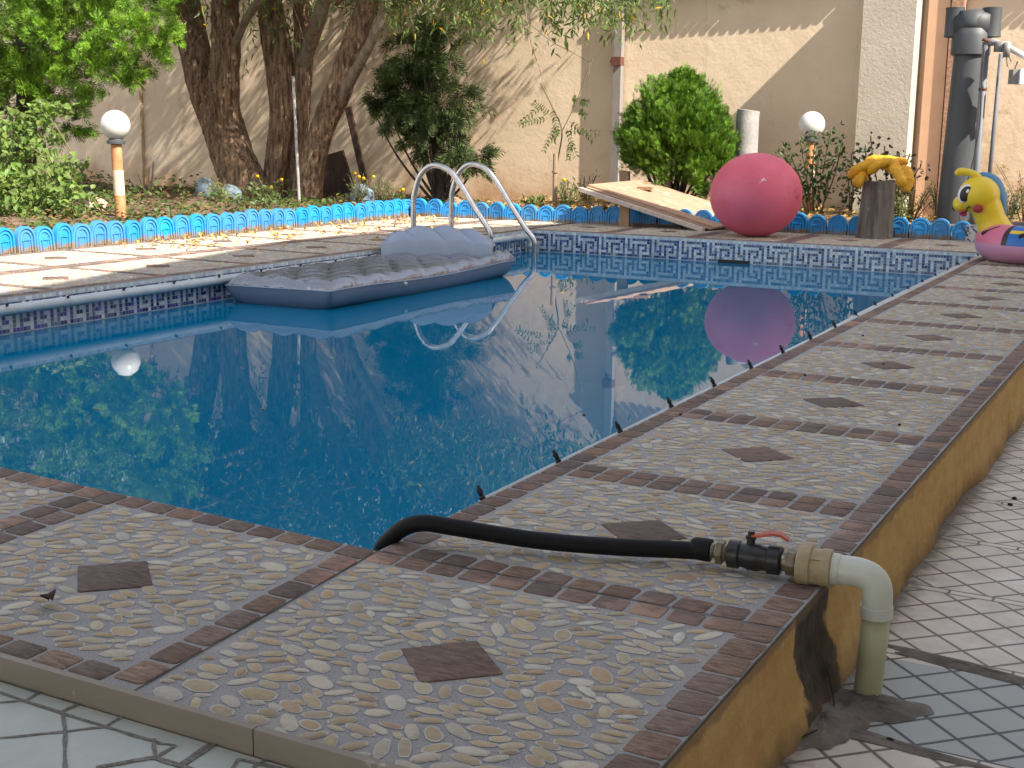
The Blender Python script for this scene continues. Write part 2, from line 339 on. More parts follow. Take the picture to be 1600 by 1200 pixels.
for n_, tr_, rg_ in (('leaf', 0.38, 0.5), ('needle', 0.14, 0.6), ('dry_leaf', 0.2, 0.8)):
    mat(n_, (1, 1, 1), rg_, tint=True, trans=tr_, spec=0.35)
mat('globe_glass', (0.66, 0.66, 0.64), 0.2, noise=(3, (0.58, 0.58, 0.55), 0.7), spec=0.6, trans=0.15)
mat('rust_orange', (0.42, 0.16, 0.06), 0.75, noise=(12, (0.50, 0.28, 0.14), 0.9), bump=[(60, 0.4, 0.004)], wear=[(25, (0.24, 0.09, 0.04), 0.62)])
mat('paint_cream', (0.58, 0.47, 0.34), 0.7, noise=(12, (0.50, 0.38, 0.27), 0.9), wear=[(30, (0.40, 0.22, 0.12), 0.66)])
mat('peeling', (0.42, 0.25, 0.16), 0.85, noise=(30, (0.26, 0.13, 0.08), 0.9), bump=[(50, 0.8, 0.01)], wear=[(22, (0.62, 0.50, 0.42), 0.58)])
mat('peach_paint', (0.62, 0.38, 0.24), 0.65, noise=(5, (0.55, 0.34, 0.21), 0.8))
mat('old_pipe', (0.19, 0.17, 0.155), 0.8, noise=(6, (0.28, 0.25, 0.22), 0.9, (1, 1, .3)), bump=[(40, 0.3, 0.003)], wear=[(9, (0.34, 0.14, 0.07), 0.60), (30, (0.16, 0.1, 0.07), 0.7)])
mat('rust_dark', (0.16, 0.055, 0.03), 0.85, noise=(30, (0.08, 0.03, 0.02), 0.9))
mat('grey_pvc', (0.062, 0.068, 0.075), 0.55, noise=(5, (0.045, 0.048, 0.052), 0.9, (1, 1, .5)), bump=[(50, 0.15, 0.002)], wear=[(40, (0.3, 0.3, 0.3), 0.735)])
mat('grey_steel', (0.13, 0.135, 0.15), 0.6, noise=(9, (0.10, 0.10, 0.115), 0.8), wear=[(40, (0.2, 0.11, 0.07), 0.69)])
mat('white_pvc', (0.55, 0.60, 0.62), 0.35, noise=(12, (0.45, 0.49, 0.5), 0.8), wear=[(20, (0.32, 0.31, 0.27), 0.68)])
mat('white_tube', (0.78, 0.76, 0.72), 0.4)
mat('weathered_concrete', (0.36, 0.34, 0.32), 0.9, noise=(7, (0.26, 0.24, 0.23), 0.9), bump=[(30, 0.7, 0.01)])
mat('board_wood', (0.43, 0.275, 0.185), 0.8, noise=(7, (0.31, 0.185, 0.115), 0.9, (0.4, 3, 3)), bump=[(40, 0.4, 0.004, (0.3, 3, 3))], wear=[(5, (0.66, 0.50, 0.38), 0.58)])
mat('board_paint', (0.60, 0.50, 0.42), 0.7, noise=(9, (0.46, 0.36, 0.28), 0.9), wear=[(18, (0.24, 0.14, 0.09), 0.60)], bump=[(40, 0.5, 0.004)])
mat('dark_gap', (0.05, 0.03, 0.022), 0.9)
mat('raw_wood', (0.36, 0.22, 0.12), 0.85, noise=(14, (0.26, 0.15, 0.08), 0.9, (1, 1, .3)))
mat('stump_wood', (0.215, 0.185, 0.155), 0.9, noise=(22, (0.085, 0.07, 0.06), 0.95, (1, 1, 0.10)), bump=[(22, 1.0, 0.02, (1, 1, 0.08)), (90, 0.6, 0.005, (1, 1, .3))], wear=[(7, (0.30, 0.27, 0.24), 0.62)])
mat('stake_wood', (0.34, 0.24, 0.16), 0.9, noise=(14, (0.22, 0.15, 0.1), 0.9, (1, 1, .3)))
mat('dark_plank', (0.10, 0.06, 0.042), 0.9, noise=(12, (0.05, 0.03, 0.022), 0.9, (1, 1, .3)), bump=[(30, .5, .006, (1, 1, .3))])
def ballx(N, L, co, cur, mix, nz):
    v = N.new('ShaderNodeTexWave'); v.wave_type = 'BANDS'; v.bands_direction = 'Z'; v.inputs['Scale'].default_value = 9.5; v.inputs['Distortion'].default_value = 0.4
    mp = N.new('ShaderNodeMapping'); mp.inputs['Rotation'].default_value = (0.5, 0.5, 0); L.new(co, mp.inputs[0]); L.new(mp.outputs[0], v.inputs[0])
    b = N.new('ShaderNodeBump'); b.inputs['Strength'].default_value = 0.22; b.inputs['Distance'].default_value = 0.002; L.new(v.outputs[1], b.inputs['Height'])
    ps = [n for n in N if n.type == 'BSDF_PRINCIPLED'][0]; L.new(b.outputs[0], ps.inputs['Normal'])
    return cur
mat('ball_rubber', (0.72, 0.14, 0.20), 0.52, noise=(3, (0.62, 0.10, 0.145), 0.8), wear=[(3.2, (0.42, 0.06, 0.10), 0.63), (4.5, (0.22, 0.035, 0.06), 0.665), (14, (0.45, 0.07, 0.11), 0.67), (40, (0.85, 0.35, 0.42), 0.72)], extra=ballx, spec=0.4)
mat('ball_scuff', (0.75, 0.55, 0.58), 0.6)
mat('yellow_vinyl', (0.78, 0.40, 0.012), 0.5, noise=(14, (0.62, 0.27, 0.008), 0.8), bump=[(30, 0.8, 0.015), (12, 0.6, 0.03)])
mat('bee_yellow', (0.80, 0.56, 0.02), 0.35, noise=(5, (0.76, 0.50, 0.02), 0.6), bump=[(18, 0.15, 0.008)])
mat('bee_pink', (0.66, 0.16, 0.26), 0.35, bump=[(18, 0.15, 0.008)])
mat('bee_lilac', (0.58, 0.27, 0.40), 0.35, bump=[(18, 0.15, 0.008)])
mat('bee_red', (0.62, 0.05, 0.12), 0.35)
mat('bee_blue', (0.02, 0.14, 0.45), 0.35)
mat('bee_mane', (0.05, 0.20, 0.34), 0.4)
mat('black_paint', (0.025, 0.012, 0.012), 0.4)
mat('cheek_red', (0.33, 0.02, 0.02), 0.4)
mat('white_paint', (0.8, 0.8, 0.8), 0.4)
mat('steel', (0.58, 0.57, 0.56), 0.27, metal=1.0, noise=(20, (0.42, 0.40, 0.39), 0.8), bump=[(90, 0.1, 0.001)])
mat('mattress_hull', (0.15, 0.195, 0.265), 0.34, noise=(3, (0.125, 0.165, 0.235), 0.8), bump=[(9, 0.3, 0.015)])
mat('silver_sheet', (0.55, 0.57, 0.62), 0.30, metal=0.5, noise=(9, (0.36, 0.39, 0.45), 0.8), bump=[(16, 0.6, 0.02)])
mat('pillow_vinyl', (0.28, 0.335, 0.42), 0.25, noise=(3, (0.24, 0.295, 0.385), 0.7), bump=[(14, 0.2, 0.008)])
mat('hose_rubber', (0.006, 0.006, 0.007), 0.62, spec=0.25, bump=[(80, 0.15, 0.001)], wear=[(25, (0.035, 0.032, 0.03), 0.66)])
mat('valve_black', (0.014, 0.014, 0.015), 0.38, noise=(30, (0.035, 0.033, 0.03), 0.8), bump=[(50, 0.25, 0.002)], wear=[(30, (0.10, 0.09, 0.08), 0.68)])
mat('valve_red', (0.52, 0.085, 0.045), 0.5, noise=(40, (0.36, 0.05, 0.03), 0.8))
mat('nickel', (0.38, 0.345, 0.27), 0.42, metal=0.7, noise=(50, (0.22, 0.15, 0.1), 0.9), bump=[(120, 0.4, 0.001)], wear=[(40, (0.75, 0.72, 0.65), 0.60)])
mat('brown_brass', (0.16, 0.12, 0.075), 0.5, metal=0.4, noise=(50, (0.30, 0.25, 0.17), 0.8))
mat('union_ppr', (0.46, 0.38, 0.235), 0.6, noise=(25, (0.36, 0.27, 0.15), 0.9), bump=[(50, 0.5, 0.004)], wear=[(30, (0.60, 0.54, 0.42), 0.63), (60, (0.2, 0.14, 0.08), 0.70)])
mat('pipe_cream', (0.56, 0.56, 0.36), 0.38, noise=(9, (0.50, 0.49, 0.29), 0.9), wear=[(55, (0.20, 0.12, 0.05), 0.725)])
mat('elbow_white', (0.66, 0.69, 0.63), 0.36, noise=(9, (0.60, 0.61, 0.50), 0.9), wear=[(70, (0.25, 0.2, 0.14), 0.74)])
mat('rock_tan', (0.46, 0.35, 0.24), 0.9, noise=(6, (0.36, 0.26, 0.18), 0.9), bump=[(20, 0.6, 0.02)])
mat('rock_blue', (0.20, 0.26, 0.31), 0.9, noise=(6, (0.12, 0.16, 0.20), 0.9), bump=[(20, 0.6, 0.02)])
mat('slot_black', (0.004, 0.005, 0.007), 0.6)
mat('stem', (0.12, 0.10, 0.05), 0.8)
mat('cable', (0.03, 0.028, 0.026), 0.6)
mat('floodlight_case', (0.22, 0.21, 0.20), 0.5)
mat('speckled', (0.5, 0.5, 0.5), 0.6, wear=[(30, (0.05, 0.07, 0.1), 0.5)])

# clear wavy vinyl of the mattress top: mostly see-through, silvery
def clear_vinyl():
    m = bpy.data.materials.new('clear_vinyl'); m.use_nodes = True; N = m.node_tree.nodes; L = m.node_tree.links; N.clear()
    out = N.new('ShaderNodeOutputMaterial'); gl = N.new('ShaderNodeBsdfGlossy'); gl.inputs['Roughness'].default_value = 0.12; gl.inputs[0].default_value = (0.9, 0.92, 0.98, 1)
    tr = N.new('ShaderNodeBsdfTransparent'); tr.inputs[0].default_value = (0.86, 0.9, 0.95, 1)
    df = N.new('ShaderNodeBsdfDiffuse'); df.inputs[0].default_value = (0.58, 0.60, 0.66, 1)
    fr = N.new('ShaderNodeFresnel'); fr.inputs[0].default_value = 2.3
    a = N.new('ShaderNodeMixShader'); a.inputs[0].default_value = 0.30; L.new(tr.outputs[0], a.inputs[1]); L.new(df.outputs[0], a.inputs[2])
    b = N.new('ShaderNodeMixShader'); L.new(fr.outputs[0], b.inputs[0]); L.new(a.outputs[0], b.inputs[1]); L.new(gl.outputs[0], b.inputs[2])
    tc = N.new('ShaderNodeTexCoord'); n = N.new('ShaderNodeTexNoise'); n.inputs['Scale'].default_value = 20; L.new(tc.outputs['Object'], n.inputs['Vector'])
    bu = N.new('ShaderNodeBump'); bu.inputs['Strength'].default_value = 0.5; bu.inputs['Distance'].default_value = 0.02; L.new(n.outputs[0], bu.inputs['Height'])
    L.new(bu.outputs[0], gl.inputs['Normal']); L.new(bu.outputs[0], fr.inputs['Normal']); L.new(bu.outputs[0], df.inputs['Normal'])
    L.new(b.outputs[0], out.inputs[0]); M['clear_vinyl'] = m
clear_vinyl()
def water_mat():
    m = bpy.data.materials.new('pool_water'); m.use_nodes = True; N = m.node_tree.nodes; L = m.node_tree.links; N.clear()
    out = N.new('ShaderNodeOutputMaterial'); gl = N.new('ShaderNodeBsdfGlossy'); gl.inputs['Roughness'].default_value = 0.0
    tr = N.new('ShaderNodeBsdfTransparent'); tr.inputs[0].default_value = (0.66, 0.93, 1.0, 1)
    fr = N.new('ShaderNodeFresnel'); fr.inputs[0].default_value = 1.52
    b = N.new('ShaderNodeMixShader'); L.new(fr.outputs[0], b.inputs[0]); L.new(gl.outputs[0], b.inputs[2])
    df = N.new('ShaderNodeBsdfDiffuse'); df.inputs[0].default_value = (0.001, 0.245, 0.47, 1); mm = N.new('ShaderNodeMixShader'); mm.inputs[0].default_value = 0.72
    L.new(tr.outputs[0], mm.inputs[1]); L.new(df.outputs[0], mm.inputs[2]); L.new(mm.outputs[0], b.inputs[1])
    tc = N.new('ShaderNodeTexCoord')
    last = None
    for sc, st, dist in ((1.8, 0.022, 0.35), (6.0, 0.0055, 0.05), (30.0, 0.0008, 0.03)):
        n = N.new('ShaderNodeTexNoise'); n.inputs['Scale'].default_value = sc; n.inputs['Detail'].default_value = 2; L.new(tc.outputs['Object'], n.inputs['Vector'])
        bu = N.new('ShaderNodeBump'); bu.inputs['Strength'].default_value = 1.0; bu.inputs['Distance'].default_value = st*0.022
        L.new(n.outputs[0], bu.inputs['Height'])
        if last: L.new(last, bu.inputs['Normal'])
        last = bu.outputs[0]
    L.new(last, gl.inputs['Normal']); L.new(last, fr.inputs['Normal'])
    L.new(b.outputs[0], out.inputs[0]); M['pool_water'] = m
water_mat()

# ================================================================== SETTING
WX = 1.003; PXL = -4.545; YF = 9.561; PD = 0.9418; WZ = -0.222; FZ = -0.26; TZ = -0.03; YE = 10.86
def bump_poly(x, y, a, b, rot, n=9, jit=0.12, sq=2.0):
    out = []
    for k in range(n):
        q = 2*math.pi*k/n+random.uniform(-.12, .12); c, s_ = math.cos(q), math.sin(q)
        e = 2/sq; px = math.copysign(abs(c)**e, c)*a*random.uniform(1-jit, 1+jit); py = math.copysign(abs(s_)**e, s_)*b*random.uniform(1-jit, 1+jit)
        out.append((x+px*math.cos(rot)-py*math.sin(rot), y+px*math.sin(rot)+py*math.cos(rot)))
    return out
def rquad(x0, y0, x1, y1, sh=lambda x, y: (x, y), c=0.007):
    j = lambda: random.uniform(-.0022, .0022)
    return [sh(x+j(), y+j()) for x, y in ((x0+c, y0), (x1-c, y0), (x1, y0+c), (x1, y1-c), (x1-c, y1), (x0+c, y1), (x0, y1-c), (x0, y0+c))]
BR = [(0.155, 0.10, 0.078), (0.135, 0.09, 0.075), (0.18, 0.122, 0.095), (0.125, 0.09, 0.08), (0.15, 0.108, 0.095), (0.165, 0.108, 0.08), (0.105, 0.075, 0.068)]
PB = [(0.50, 0.405, 0.27), (0.52, 0.45, 0.33), (0.46, 0.35, 0.22), (0.54, 0.49, 0.40), (0.48, 0.39, 0.255), (0.54, 0.51, 0.44), (0.46, 0.375, 0.27), (0.44, 0.315, 0.20)]
deck = MB()
def brick(x0, y0, x1, y1, sh, k=1.0):
    c = random.choice(BR); f = random.uniform(1.35, 2.0)*k
    deck.prism(rquad(x0, y0, x1, y1, sh), -0.003, 0.003, 1, tuple(v*f*w for v, w in zip(c, (1.04, 1.0, .93))), 0.0022)
def brick_row(x0, y0, x1, y1, sh, along, n):
    g = 0.0058
    for i in range(n):
        if along == 'x': a = x0+(x1-x0)*i/n; b = x0+(x1-x0)*(i+1)/n; brick(a+g, y0+g*.7, b-g, y1-g*.7, sh)
        else: a = y0+(y1-y0)*i/n; b = y0+(y1-y0)*(i+1)/n; brick(x0+g*.7, a+g, x1-g*.7, b-g, sh)
def pebbles(x0, y0, x1, y1, sh, dia, detail=2, dens=1.0, ang=0.15):
    """pebble field with a diamond slab in the middle"""
    cx, cy = dia; placed = []; w, h = x1-x0, y1-y0; cell = {}
    tries = int(9000*dens*w*h/0.62)
    for _ in range(tries):
        big = 1.0 if _ < tries*0.35 else random.uniform(0.50, 0.95)
        a = random.uniform(0.021, 0.037)*big; b = a*random.uniform(0.34, 0.62); b = max(b, .007)
        x = random.uniform(x0+a*.75, x1-a*.75); y = random.uniform(y0+b, y1-b); r = random.gauss(ang, 0.55)
        if abs(x-cx)/0.128+abs(y-cy)/0.118 < 1.0+b*9: continue
        ok = True; pts = [(x+t*a*.66*math.cos(r), y+t*a*.66*math.sin(r)) for t in (-1, 0, 1)]; rr = b*0.92
        gx, gy = int(x/.06), int(y/.06)
        for i in (-1, 0, 1):
            for j in (-1, 0, 1):
                for P2, r2 in cell.get((gx+i, gy+j), ()):
                    if any((p[0]-q[0])**2+(p[1]-q[1])**2 < (rr+r2+.0008)**2 for p in pts for q in P2): ok = False; break
                if not ok: break
            if not ok: break
        if not ok: continue
        cell.setdefault((gx, gy), []).append((pts, rr)); placed.append((x, y, a, b, r))
    for x, y, a, b, r in placed:
        n = 11 if detail == 2 else 8
        p = bump_poly(x, y, a, b, r, n, 0.09, 2.2); c = random.choice(PB); f = random.uniform(0.85, 1.15)
        P = [sh(*q) for q in p]; cxx = sum(q[0] for q in P)/n; cyy = sum(q[1] for q in P)/n; hh = random.uniform(.0018, .0036)
        ring = lambda k, z: [(cxx+(q[0]-cxx)*k, cyy+(q[1]-cyy)*k, z) for q in P]
        if detail == 2: deck.add(ring(1.13+.05*(a < .02), .0009+random.random()*.0004), [tuple(range(n))], 2, (.55, .53, .50))
        if detail == 2: vs = ring(1, -.002)+ring(.96, hh*.55)+ring(.74, hh)+[(cxx, cyy, hh*1.08)]
        else: vs = ring(1, -.002)+ring(.8, hh)+[(cxx, cyy, hh*1.08)]
        L = 3 if detail == 2 else 2
        fs = [(l*n+i, l*n+(i+1) % n, (l+1)*n+(i+1) % n, (l+1)*n+i) for l in range(L-1) for i in range(n)]+[((L-1)*n+i, (L-1)*n+(i+1) % n, L*n) for i in range(n)]
        deck.add(vs, fs, 2, tuple(v*f for v in c))
    c = random.choice(BR[:3]+BR[5:6]); c = tuple(v*1.35 for v in c); ex, ey = 0.118, 0.108
    deck.prism([sh(cx-ex, cy+.002), sh(cx-.004, cy-ey), sh(cx+.004, cy-ey), sh(cx+ex, cy-.004), sh(cx+ex, cy+.002), sh(cx+.003, cy+ey), sh(cx-.004, cy+ey)], -.003, .0038, 1, tuple(v*0.95 for v in c), .002)
def seam(p, q, w=0.0022, z=0.0022):
    p = Vector((*p, 0)); q = Vector((*q, 0)); d = (q-p).normalized(); s_ = Vector((-d.y, d.x, 0))*w
    n = 10; vs = []
    for i in range(n+1):
        c = p.lerp(q, i/n)+s_*random.uniform(-.4, .4); k = random.uniform(.6, 1.3)
        vs += [(c.x-s_.x*k, c.y-s_.y*k, z), (c.x+s_.x*k, c.y+s_.y*k, z)]
    deck.add(vs, [(2*i, 2*i+1, 2*i+3, 2*i+2) for i in range(n)], 3)
ident = lambda x, y: (x, y)
near_sh = lambda x, y: (x-0.075*y, y-0.06*x*(0 if x > 0 else 1)*(1+y/0.9 if y > -0.9 else 0))
# slabs
def slab(poly, z0=-0.42, z1=0.0):
    deck.prism(poly, z0, z1, 0)
slab([(0, 0), (WX, 0), (WX, YE+.05), (0, YE+.05)]); slab([(PXL, YF), (0, YF), (0, YE+.05), (PXL, YE+.05)])
slab([(-6.62, -0.9), (PXL, -0.9), (PXL, YE+.05), (-6.62, YE+.05)])
slab([(PXL, -0.9), (WX, -0.9), (WX, 0), (0, 0), (PXL, -0.06*PXL)])
# near row: corner panel, then panels to the left
BW = 0.076
brick_row(0.0, -BW, WX-0.075, 0, near_sh, 'x', 11)
for i in range(10):
    brick(WX-0.078-.075*0, -0.094*(i+1)+.0045, WX-.003, -0.094*i-.0045, lambda x, y: (x, y))
pebbles(0.012, -0.895, WX-0.09, -BW-.008, lambda x, y: (x-0.075*y*(1-x), y), (0.475, -0.483), 2, 1.2, 0.0)
for k in range(5):
    xr = -k*0.925; xl = xr-0.925
    brick_row(xl+(.078 if k < 4 else 0), -BW, xr, 0, near_sh, 'x', 9)
    brick_row(xr-.078, -0.86, xr, -BW, near_sh, 'y', 8)
    brick_row(xl, -0.86, xl+.078, 0, near_sh, 'y', 9)
    pebbles(xl+.085, -0.80, xr-.085, -BW-.006, near_sh, (xr-0.445, -0.465), 2 if k < 2 else 1, 1.15 if k < 2 else .6, 0.25)
    if k: seam(near_sh(xr, 0.0), near_sh(xr, -.89))
    brick_row(xl+.078, -0.885, xr-.078, -0.815, near_sh, 'x', 8)
seam(near_sh(0.002, -0.003), near_sh(.002, -.89), .0022)
seam((-0.01, 0.001), (WX, 0.001), .0026)
# right hand deck
sh2 = ident
for k in range(11):
    y0 = k*PD; y1 = y0+PD if k < 10 else YE
    y1 = min(y1, YE)
    if y1-y0 < .3: continue
    brick_row(.080, y0, WX-.085, y0+BW, sh2, 'x', 10)
    brick_row(.080, y1-BW, WX-.085, y1, sh2, 'x', 10)
    if k: seam((0, y0), (WX, y0), .0022 if k < 5 else .003)
    brick_row(0, y0, .078, y1, sh2, 'y', 10); brick_row(WX-.083, y0, WX-.002, y1, sh2, 'y', 10)
    pebbles(.086, y0+BW+.004, WX-.09, y1-BW-.004, sh2, (0.497, (y0+y1)/2), 2 if k < 3 else 1, 1.15 if k < 3 else 0.8, 0.0)
# far deck and left deck
for k in range(5):
    x1_ = -k*0.93; x0_ = x1_-0.93
    for (ya, yb) in ((YF, YE),):
        brick_row(x0_, ya, x1_, ya+BW, sh2, 'x', 10); brick_row(x0_, ya+BW, x0_+.078, yb, sh2, 'y', 12); brick_row(x1_-.078, ya+BW, x1_, yb, sh2, 'y', 12)
        pebbles(x0_+.085, ya+BW+.004, x1_-.085, yb-.02, sh2, ((x0_+x1_)/2, (ya+yb)/2), 1, 0.45, 0.0)
        seam((x0_, ya), (x0_, yb), .003)
for k in range(-1, 11):
    y0 = k*PD*1.02+.3; y1 = y0+PD*1.02
    for xa, xb in ((-5.56, PXL), (-6.6, -5.58)):
        if k > 9 and y1 > YE: y1 = YE
        brick_row(xa, y0, xb, y0+BW, sh2, 'x', 10); brick_row(xa, y0+BW, xa+.078, y1, sh2, 'y', 9); brick_row(xb-.078, y0+BW, xb, y1, sh2, 'y', 9)
        pebbles(xa+.085, y0+BW+.004, xb-.085, y1-.01, sh2, ((xa+xb)/2, (y0+y1)/2), 1, 0.30, 1.5)
        seam((xa, y0), (xb, y0), .003)
    seam((-5.57, y0), (-5.57, y1), .003)
tag(deck.build('pool_deck', ['concrete', 'brick', 'pebble', 'seam'], smooth=True, auto=38), kind='structure')

# raised kerb face beside the lower floor, wavy at its foot
kb = MB(); ny, nz_ = 420, 10; vs = []
for i in range(ny+1):
    y = -0.9+(11.8)*i/ny
    for j in range(nz_+1):
        z = -0.004-(0.262)*j/nz_; t = j/nz_
        bulge = 0.004+0.012*t+max(0, t-.35)*(0.020*math.sin(y*2.1+1)+0.016*math.sin(y*5.3)+0.010*math.sin(y*13.1)+.018)
        hole = max(0, 1-((y-.20)/.13)**2)*max(0, 1-((t-.35)/.6)**2)
        cor = .003*math.sin(y*71+z*40)+.002*math.sin(y*133)
        vs.append((WX+max(.0015, bulge+cor*.6*(t > .02)-0.02*hole+(random.uniform(-.006, .006) if hole > .1 else 0)), y, z))
kb.add(vs, [(i*(nz_+1)+j, (i+1)*(nz_+1)+j, (i+1)*(nz_+1)+j+1, i*(nz_+1)+j+1) for i in range(ny) for j in range(nz_)])
tag(kb.build('kerb', 'curb_plaster'), kind='structure')
# lower floor to the right and the ground under everything
fl = MB(); fl.bbox((WX-.01, -12, FZ-.2), (3.5, 14, FZ)); tag(fl.build('side_floor', 'floor_tile', smooth=False), kind='structure')
gr = MB(); gr.add([(-200, -200, -0.47), (200, -200, -0.47), (200, 200, -0.47), (-200, 200, -0.47)], [(0, 1, 2, 3)])
# leave the hole for the pool
gr.v = []; gr.f = []; gr.m = []; gr.c = []
def frame(mb, o, i, z, mi=0):
    (x0, y0, x1, y1), (a0, b0, a1, b1) = o, i
    mb.add([(x0, y0, z), (x1, y0, z), (x1, y1, z), (x0, y1, z), (a0, b0, z), (a1, b0, z), (a1, b1, z), (a0, b1, z)], [(0, 1, 5, 4), (1, 2, 6, 5), (2, 3, 7, 6), (3, 0, 4, 7)], mi)
frame(gr, (-250, -250, 250, 250), (PXL-.3, -.5, .3, YF+.3), -0.43)
tag(gr.build('ground', 'soil', smooth=False), kind='structure')
# terrace with its marble sill
tr = MB(); tr.bbox((-9, -9, FZ-.15), (0.99, -0.925, TZ)); to = tr.build('terrace_floor', 'terrace_tile', smooth=False); tag(to, kind='structure')
si = MB()
for a, b in ((-5.0, 0.372), (0.3745, 0.985)):
    si.bbox((a, -0.921, -0.12), (b, -0.907, 0.0175)); si.bbox((a, -0.9065, -0.12), (b, -0.893, 0.010))
tag(si.build('sill', 'marble_sill', smooth=False), kind='structure')
def tz(px, py):
    v = _f + _r*(px-800)/FPX - _u*(py-600)/FPX; t = (TZ-CAM[2])/v[2]; p = CAM+t*v; return (float(p[0]), float(p[1]))
gt = MB(); gz = [TZ+.0012]
def groove(a, b, w=.0036):
    gz[0] += .00003
    a = Vector((*a, 0)); b = Vector((*b, 0)); d = (b-a).normalized(); s_ = Vector((-d.y, d.x, 0))*w; n = max(2, int((b-a).length/.03)); vs = []
    for i in range(n+1):
        c = a.lerp(b, i/n)+s_*random.uniform(-.3, .3); k = random.uniform(.7, 1.3); vs += [(c.x-s_.x*k, c.y-s_.y*k, gz[0]), (c.x+s_.x*k, c.y+s_.y*k, gz[0])]
    gt.add(vs, [(2*i, 2*i+1, 2*i+3, 2*i+2) for i in range(n)])
def gl(*pts, w=.0036):
    q = [tz(*p) for p in pts]
    for a, b in zip(q, q[1:]): groove(a, b, w)
gl((0, 1082), (38, 1096), (165, 1136), (250, 1162), (275, 1165), (250, 1180), (240, 1186)); gl((0, 1098), (40, 1095), (62, 1082)); gl((0, 1154), (100, 1144), (165, 1136), (195, 1118))
gl((98, 1112), (102, 1144), (102, 1200)); gl((98, 1112), (125, 1100)); gl((240, 1155), (243, 1182)); gl((150, 1200), (243, 1184), (310, 1206), w=.005); gl((280, 1200), (335, 1160), w=.008)
gl((360, 1206), (372, 1187), (440, 1202)); gl((395, 1200), (430, 1180))
gl((60, 1082), (0, 1062)); gl((125, 1100), (62, 1080), w=.003)
for k in range(1, 8):      # the same pattern goes on under the camera
    for j in range(8):
        x = -.7*j+.3; y = -1.45-.5*k; groove((x, y), (x+.5, y+.03)); groove((x, y), (x, y-.5)); groove((x, y), (x+.35, y-.5))
tag(gt.build('floor_joints', 'grout', smooth=False), kind='structure')

# pool basin with the mosaic band
pb = MB()
def mos(n, r):
    return n, r
KEY = ["............", ".#.######.#.", ".#.#....#.#.", ".#.#.##.#.#.", "...#..#.#...", "####.##.####", "............", "............", "............"]
def dark(c, r):
    row = ["...........", "########.#.", "......##.#.", "#.####.#.#.", "#.#..#.#.#.", "#.#.##.#.##", "#.#....#...", "###.####.##", "..........."]
    return row[r][c % 11] == '#' if r < 9 else False
DK = [(0.03, 0.07, 0.24), (0.05, 0.12, 0.34), (0.07, 0.15, 0.30), (0.10, 0.19, 0.36), (0.025, 0.045, 0.15), (0.16, 0.24, 0.36), (0.09, 0.13, 0.2)]
LT = [(0.60, 0.68, 0.76), (0.52, 0.60, 0.68), (0.66, 0.72, 0.78), (0.48, 0.58, 0.68), (0.70, 0.75, 0.78)]
P_ = 0.0262
def band(p0, d, nrm, n, violet=False):
    p0 = Vector(p0); d = Vector(d); nrm = Vector(nrm)
    for c in range(n):
        blk = random.random()
        for r in range(10):
            z = -0.008-P_*r
            if dark(c, r): base = random.choice(DK if not violet else DK+[(0.09, 0.07, 0.36), (0.12, 0.10, 0.40), (0.03, 0.03, 0.14)])
            else: base = random.choice(LT)
            f = random.uniform(.8, 1.15); base = tuple(v*f for v in base); g = 0.0014; o = nrm*(0.0035+random.uniform(0, .0008))
            a = p0+d*(c*P_+g)+o; b = p0+d*((c+1)*P_-g)+o
            pb.add([(a.x, a.y, z-g), (b.x, b.y, z-g), (b.x, b.y, z-P_+g), (a.x, a.y, z-P_+g)], [(0, 1, 2, 3)], 1, base)
band((PXL+.004, YF, 0), (1, 0, 0), (0, -1, 0), 173)
band((PXL, YF-.004, 0), (0, -1, 0), (1, 0, 0), 345, True)
band((0, 0.03, 0), (0, 1, 0), (-1, 0, 0), 363)
def wallq(a, b, z0, z1, mi, n):
    pb.add([(*a, z1), (*b, z1), (*b, z0), (*a, z0)], [(0, 1, 2, 3)], mi)
e = 0.0012
cs = [(PXL+e, YF-e), (-e, YF-e), (-e, e), (PXL+e, -0.06*PXL+e)]
for i in range(4):
    a, b = cs[i], cs[(i+1) % 4]
    wallq(a, b, -0.275, -0.004, 2, 0); wallq(a, b, -1.55, -0.275, 0, 0)
pb.add([(*c, -1.55) for c in cs], [(0, 1, 2, 3)], 0)
tag(pb.build('pool_basin', ['pool_tile', 'mosaic', 'mosaic_grout'], smooth=False), kind='structure')
wt = MB(); wt.add([(PXL+.001, -.06*PXL+.001, WZ), (-.001, .001, WZ), (-.001, YF-.001, WZ), (PXL+.001, YF-.001, WZ)], [(0, 1, 2, 3)])
tag(wt.build('water', 'pool_water', smooth=False), kind='structure')
# garden bed
bd = MB()
def ground_patch(x0, x1, y0, y1, nx, ny, h):
    vs = [(x0+(x1-x0)*i/nx, y0+(y1-y0)*j/ny, h(x0+(x1-x0)*i/nx, y0+(y1-y0)*j/ny)) for j in range(ny+1) for i in range(nx+1)]
    bd.add(vs, [(j*(nx+1)+i, j*(nx+1)+i+1, (j+1)*(nx+1)+i+1, (j+1)*(nx+1)+i) for j in range(ny) for i in range(nx)])
hs = lambda x, y: 0.045+0.025*math.sin(x*2.1+y)+0.02*math.sin(x*5+y*4.2)+random.uniform(-.012, .012)
gx0, gx1, gn, gm_ = -6.72, 3.2, 120, 34; gvs = []
for j in range(gm_+1):
    for i in range(gn+1):
        x = gx0+(gx1-gx0)*i/gn; yb = 10.66+(x+6.6)*.062; y = yb+(13.65-yb)*j/gm_; gvs.append((x, y, hs(x, y)))
bd.add(gvs, [(j*(gn+1)+i, j*(gn+1)+i+1, (j+1)*(gn+1)+i+1, (j+1)*(gn+1)+i) for j in range(gm_) for i in range(gn)])
ground_patch(-24, -6.725, -4, 13.65, 150, 130, hs)
tag(bd.build('garden_soil', 'soil'), kind='structure')

